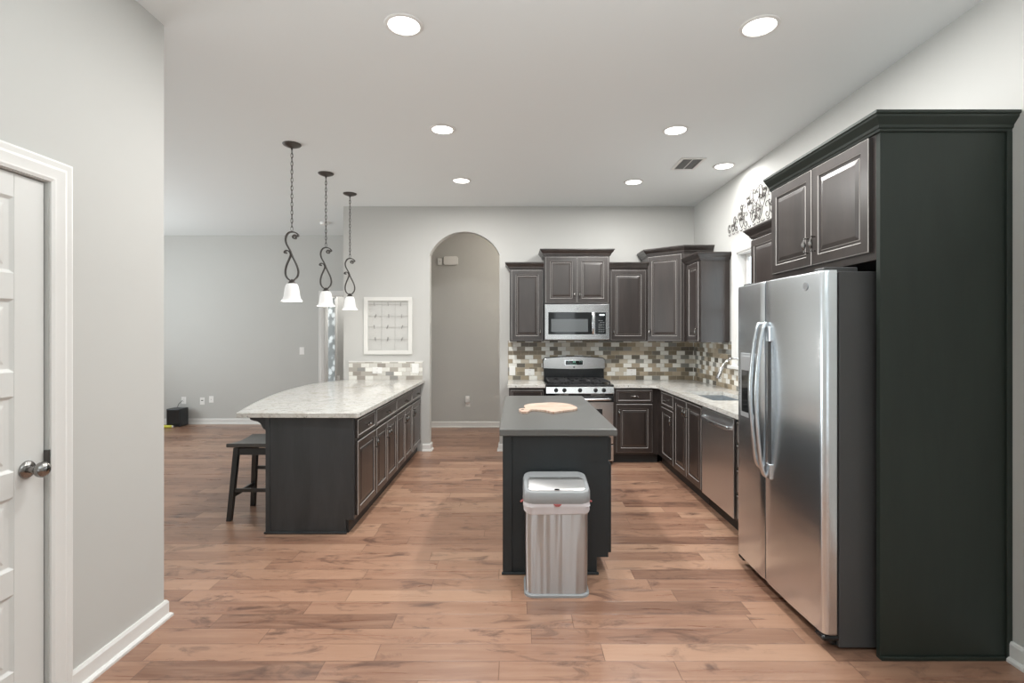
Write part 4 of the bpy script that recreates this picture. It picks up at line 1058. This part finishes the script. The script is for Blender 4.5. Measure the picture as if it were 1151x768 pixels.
# ------------------------------------------------------------------ iron scroll decoration above the window
ys0, zs0 = 4.70, 2.485
b = MB(); xw = XR-.014
def wirep(pts, rad=.0034): b.tube([(xw, y, z) for y, z in pts], rad, 6)
def heart(yc, zc, s, flip=1):
    for m_ in (-1, 1):
        pts = [(0, 0), (.35, .35), (.62, .85), (.55, 1.3), (.28, 1.42), (.10, 1.22), (.16, 1.0), (.32, 1.02), (.34, 1.16)]
        wirep([(yc+m_*p.x*s, zc+flip*p.y*s) for p in smooth_pts([(a_, c_, 0) for a_, c_ in pts], 4)])
def ccurl(yc, zc, s, d):
    pts = [(.30, .12), (.18, .22), (.05, .12), (.08, -.08), (.30, -.18), (.55, .0), (.62, .4), (.50, .8), (.25, .98), (.02, .86), (.02, .66), (.18, .62)]
    wirep([(yc+d*p.x*s, zc+p.y*s) for p in smooth_pts([(a_, c_, 0) for a_, c_ in pts], 4)])
hw_ = .62
for m_ in (-1, 1):
    for (dy, dz, k, q) in ((.06, .00, 'h', .085), (.18, .00, 'c', .12), (.30, .0, 'h', .075), (.40, .0, 'c', .10), (.50, .0, 'h', .055), (.57, .0, 'c', .07),
                        (.12, .10, 'h', .085), (.23, .10, 'c', .10), (.34, .075, 'h', .06), (.44, .06, 'c', .07), (.055, .19, 'c', .11), (.16, .19, 'h', .055), (.29, .16, 'c', .05)):
        (heart if k == 'h' else ccurl)(ys0+m_*dy, zs0+dz+(.012 if k == 'h' else .03), q, *(() if k == 'h' else (m_,)))
heart(ys0, zs0+.17, .10); ccurl(ys0, zs0+.05, .12, 1); ccurl(ys0, zs0+.05, .12, -1)
for i in range(14):
    y = ys0-hw_+.04+i*(2*hw_-.08)/13; wirep([(y+.022*math.cos(a), zs0+.016*math.sin(a)) for a in [PI+PI*j/8 for j in range(9)]])
for m_ in (-1, 1): b.tube([(XR-.0005, ys0+m_*.3, zs0+.1), (xw, ys0+m_*.3, zs0+.1)], .004, 6)
o = b.build('wall_scrollwork', M['scrollm'], loc=(XR, ys0, zs0), smooth=60)
tag(o, 'dark wrought wire scrollwork hung high on the right wall above the window', 'wall decoration')

# ------------------------------------------------------------------ things on the living room floor
r = empty('speaker_box', (-5.36, 8.08, 0), 'black box-shaped device on the floor against the far wall, corded to the outlet', 'speaker')
MB().box(-5.470, -5.250, 8.00, 8.20, .008, .285).build('body', M['deviceb'], r, bevel=.008)
MB().box(-5.455, -5.265, 7.994, 8.001, .022, .272).build('front_grille', M['black'], r, bevel=.003)
for x in (-5.44, -5.28): MB().lathe([(.014, 0), (.014, .010)], (x, 8.03, 0), (0, 0, 1), 12).build('foot', M['rubber'], r)
b = MB(); b.tube(smooth_pts([(-5.38, YF-.012, .385), (-5.40, YF-.03, .36), (-5.43, 8.22, .31), (-5.44, 8.215, .2), (-5.42, 8.205, .12)], 5), .004, 6); b.build('power_cord', M['rubber'], r, smooth=60)
o = MB()
o.tube([(-5.56, 7.93, .022), (-5.46, 7.93, .022), (-5.455, 7.93, .022), (-5.33, 7.93, .022)], [.020, .020, .022, .022], 14)
o = o.build('yellow_tube', M['yellow'], loc=(-5.44, 7.93, 0), smooth=40); tag(o, 'small yellow tube lying on the floor in front of the black box', 'tube')
o2 = MB(); o2.tube([(-5.335, 7.93, .022), (-5.318, 7.93, .022)], .017, 12); o2.build('cap', M['plastic'], o, smooth=40)
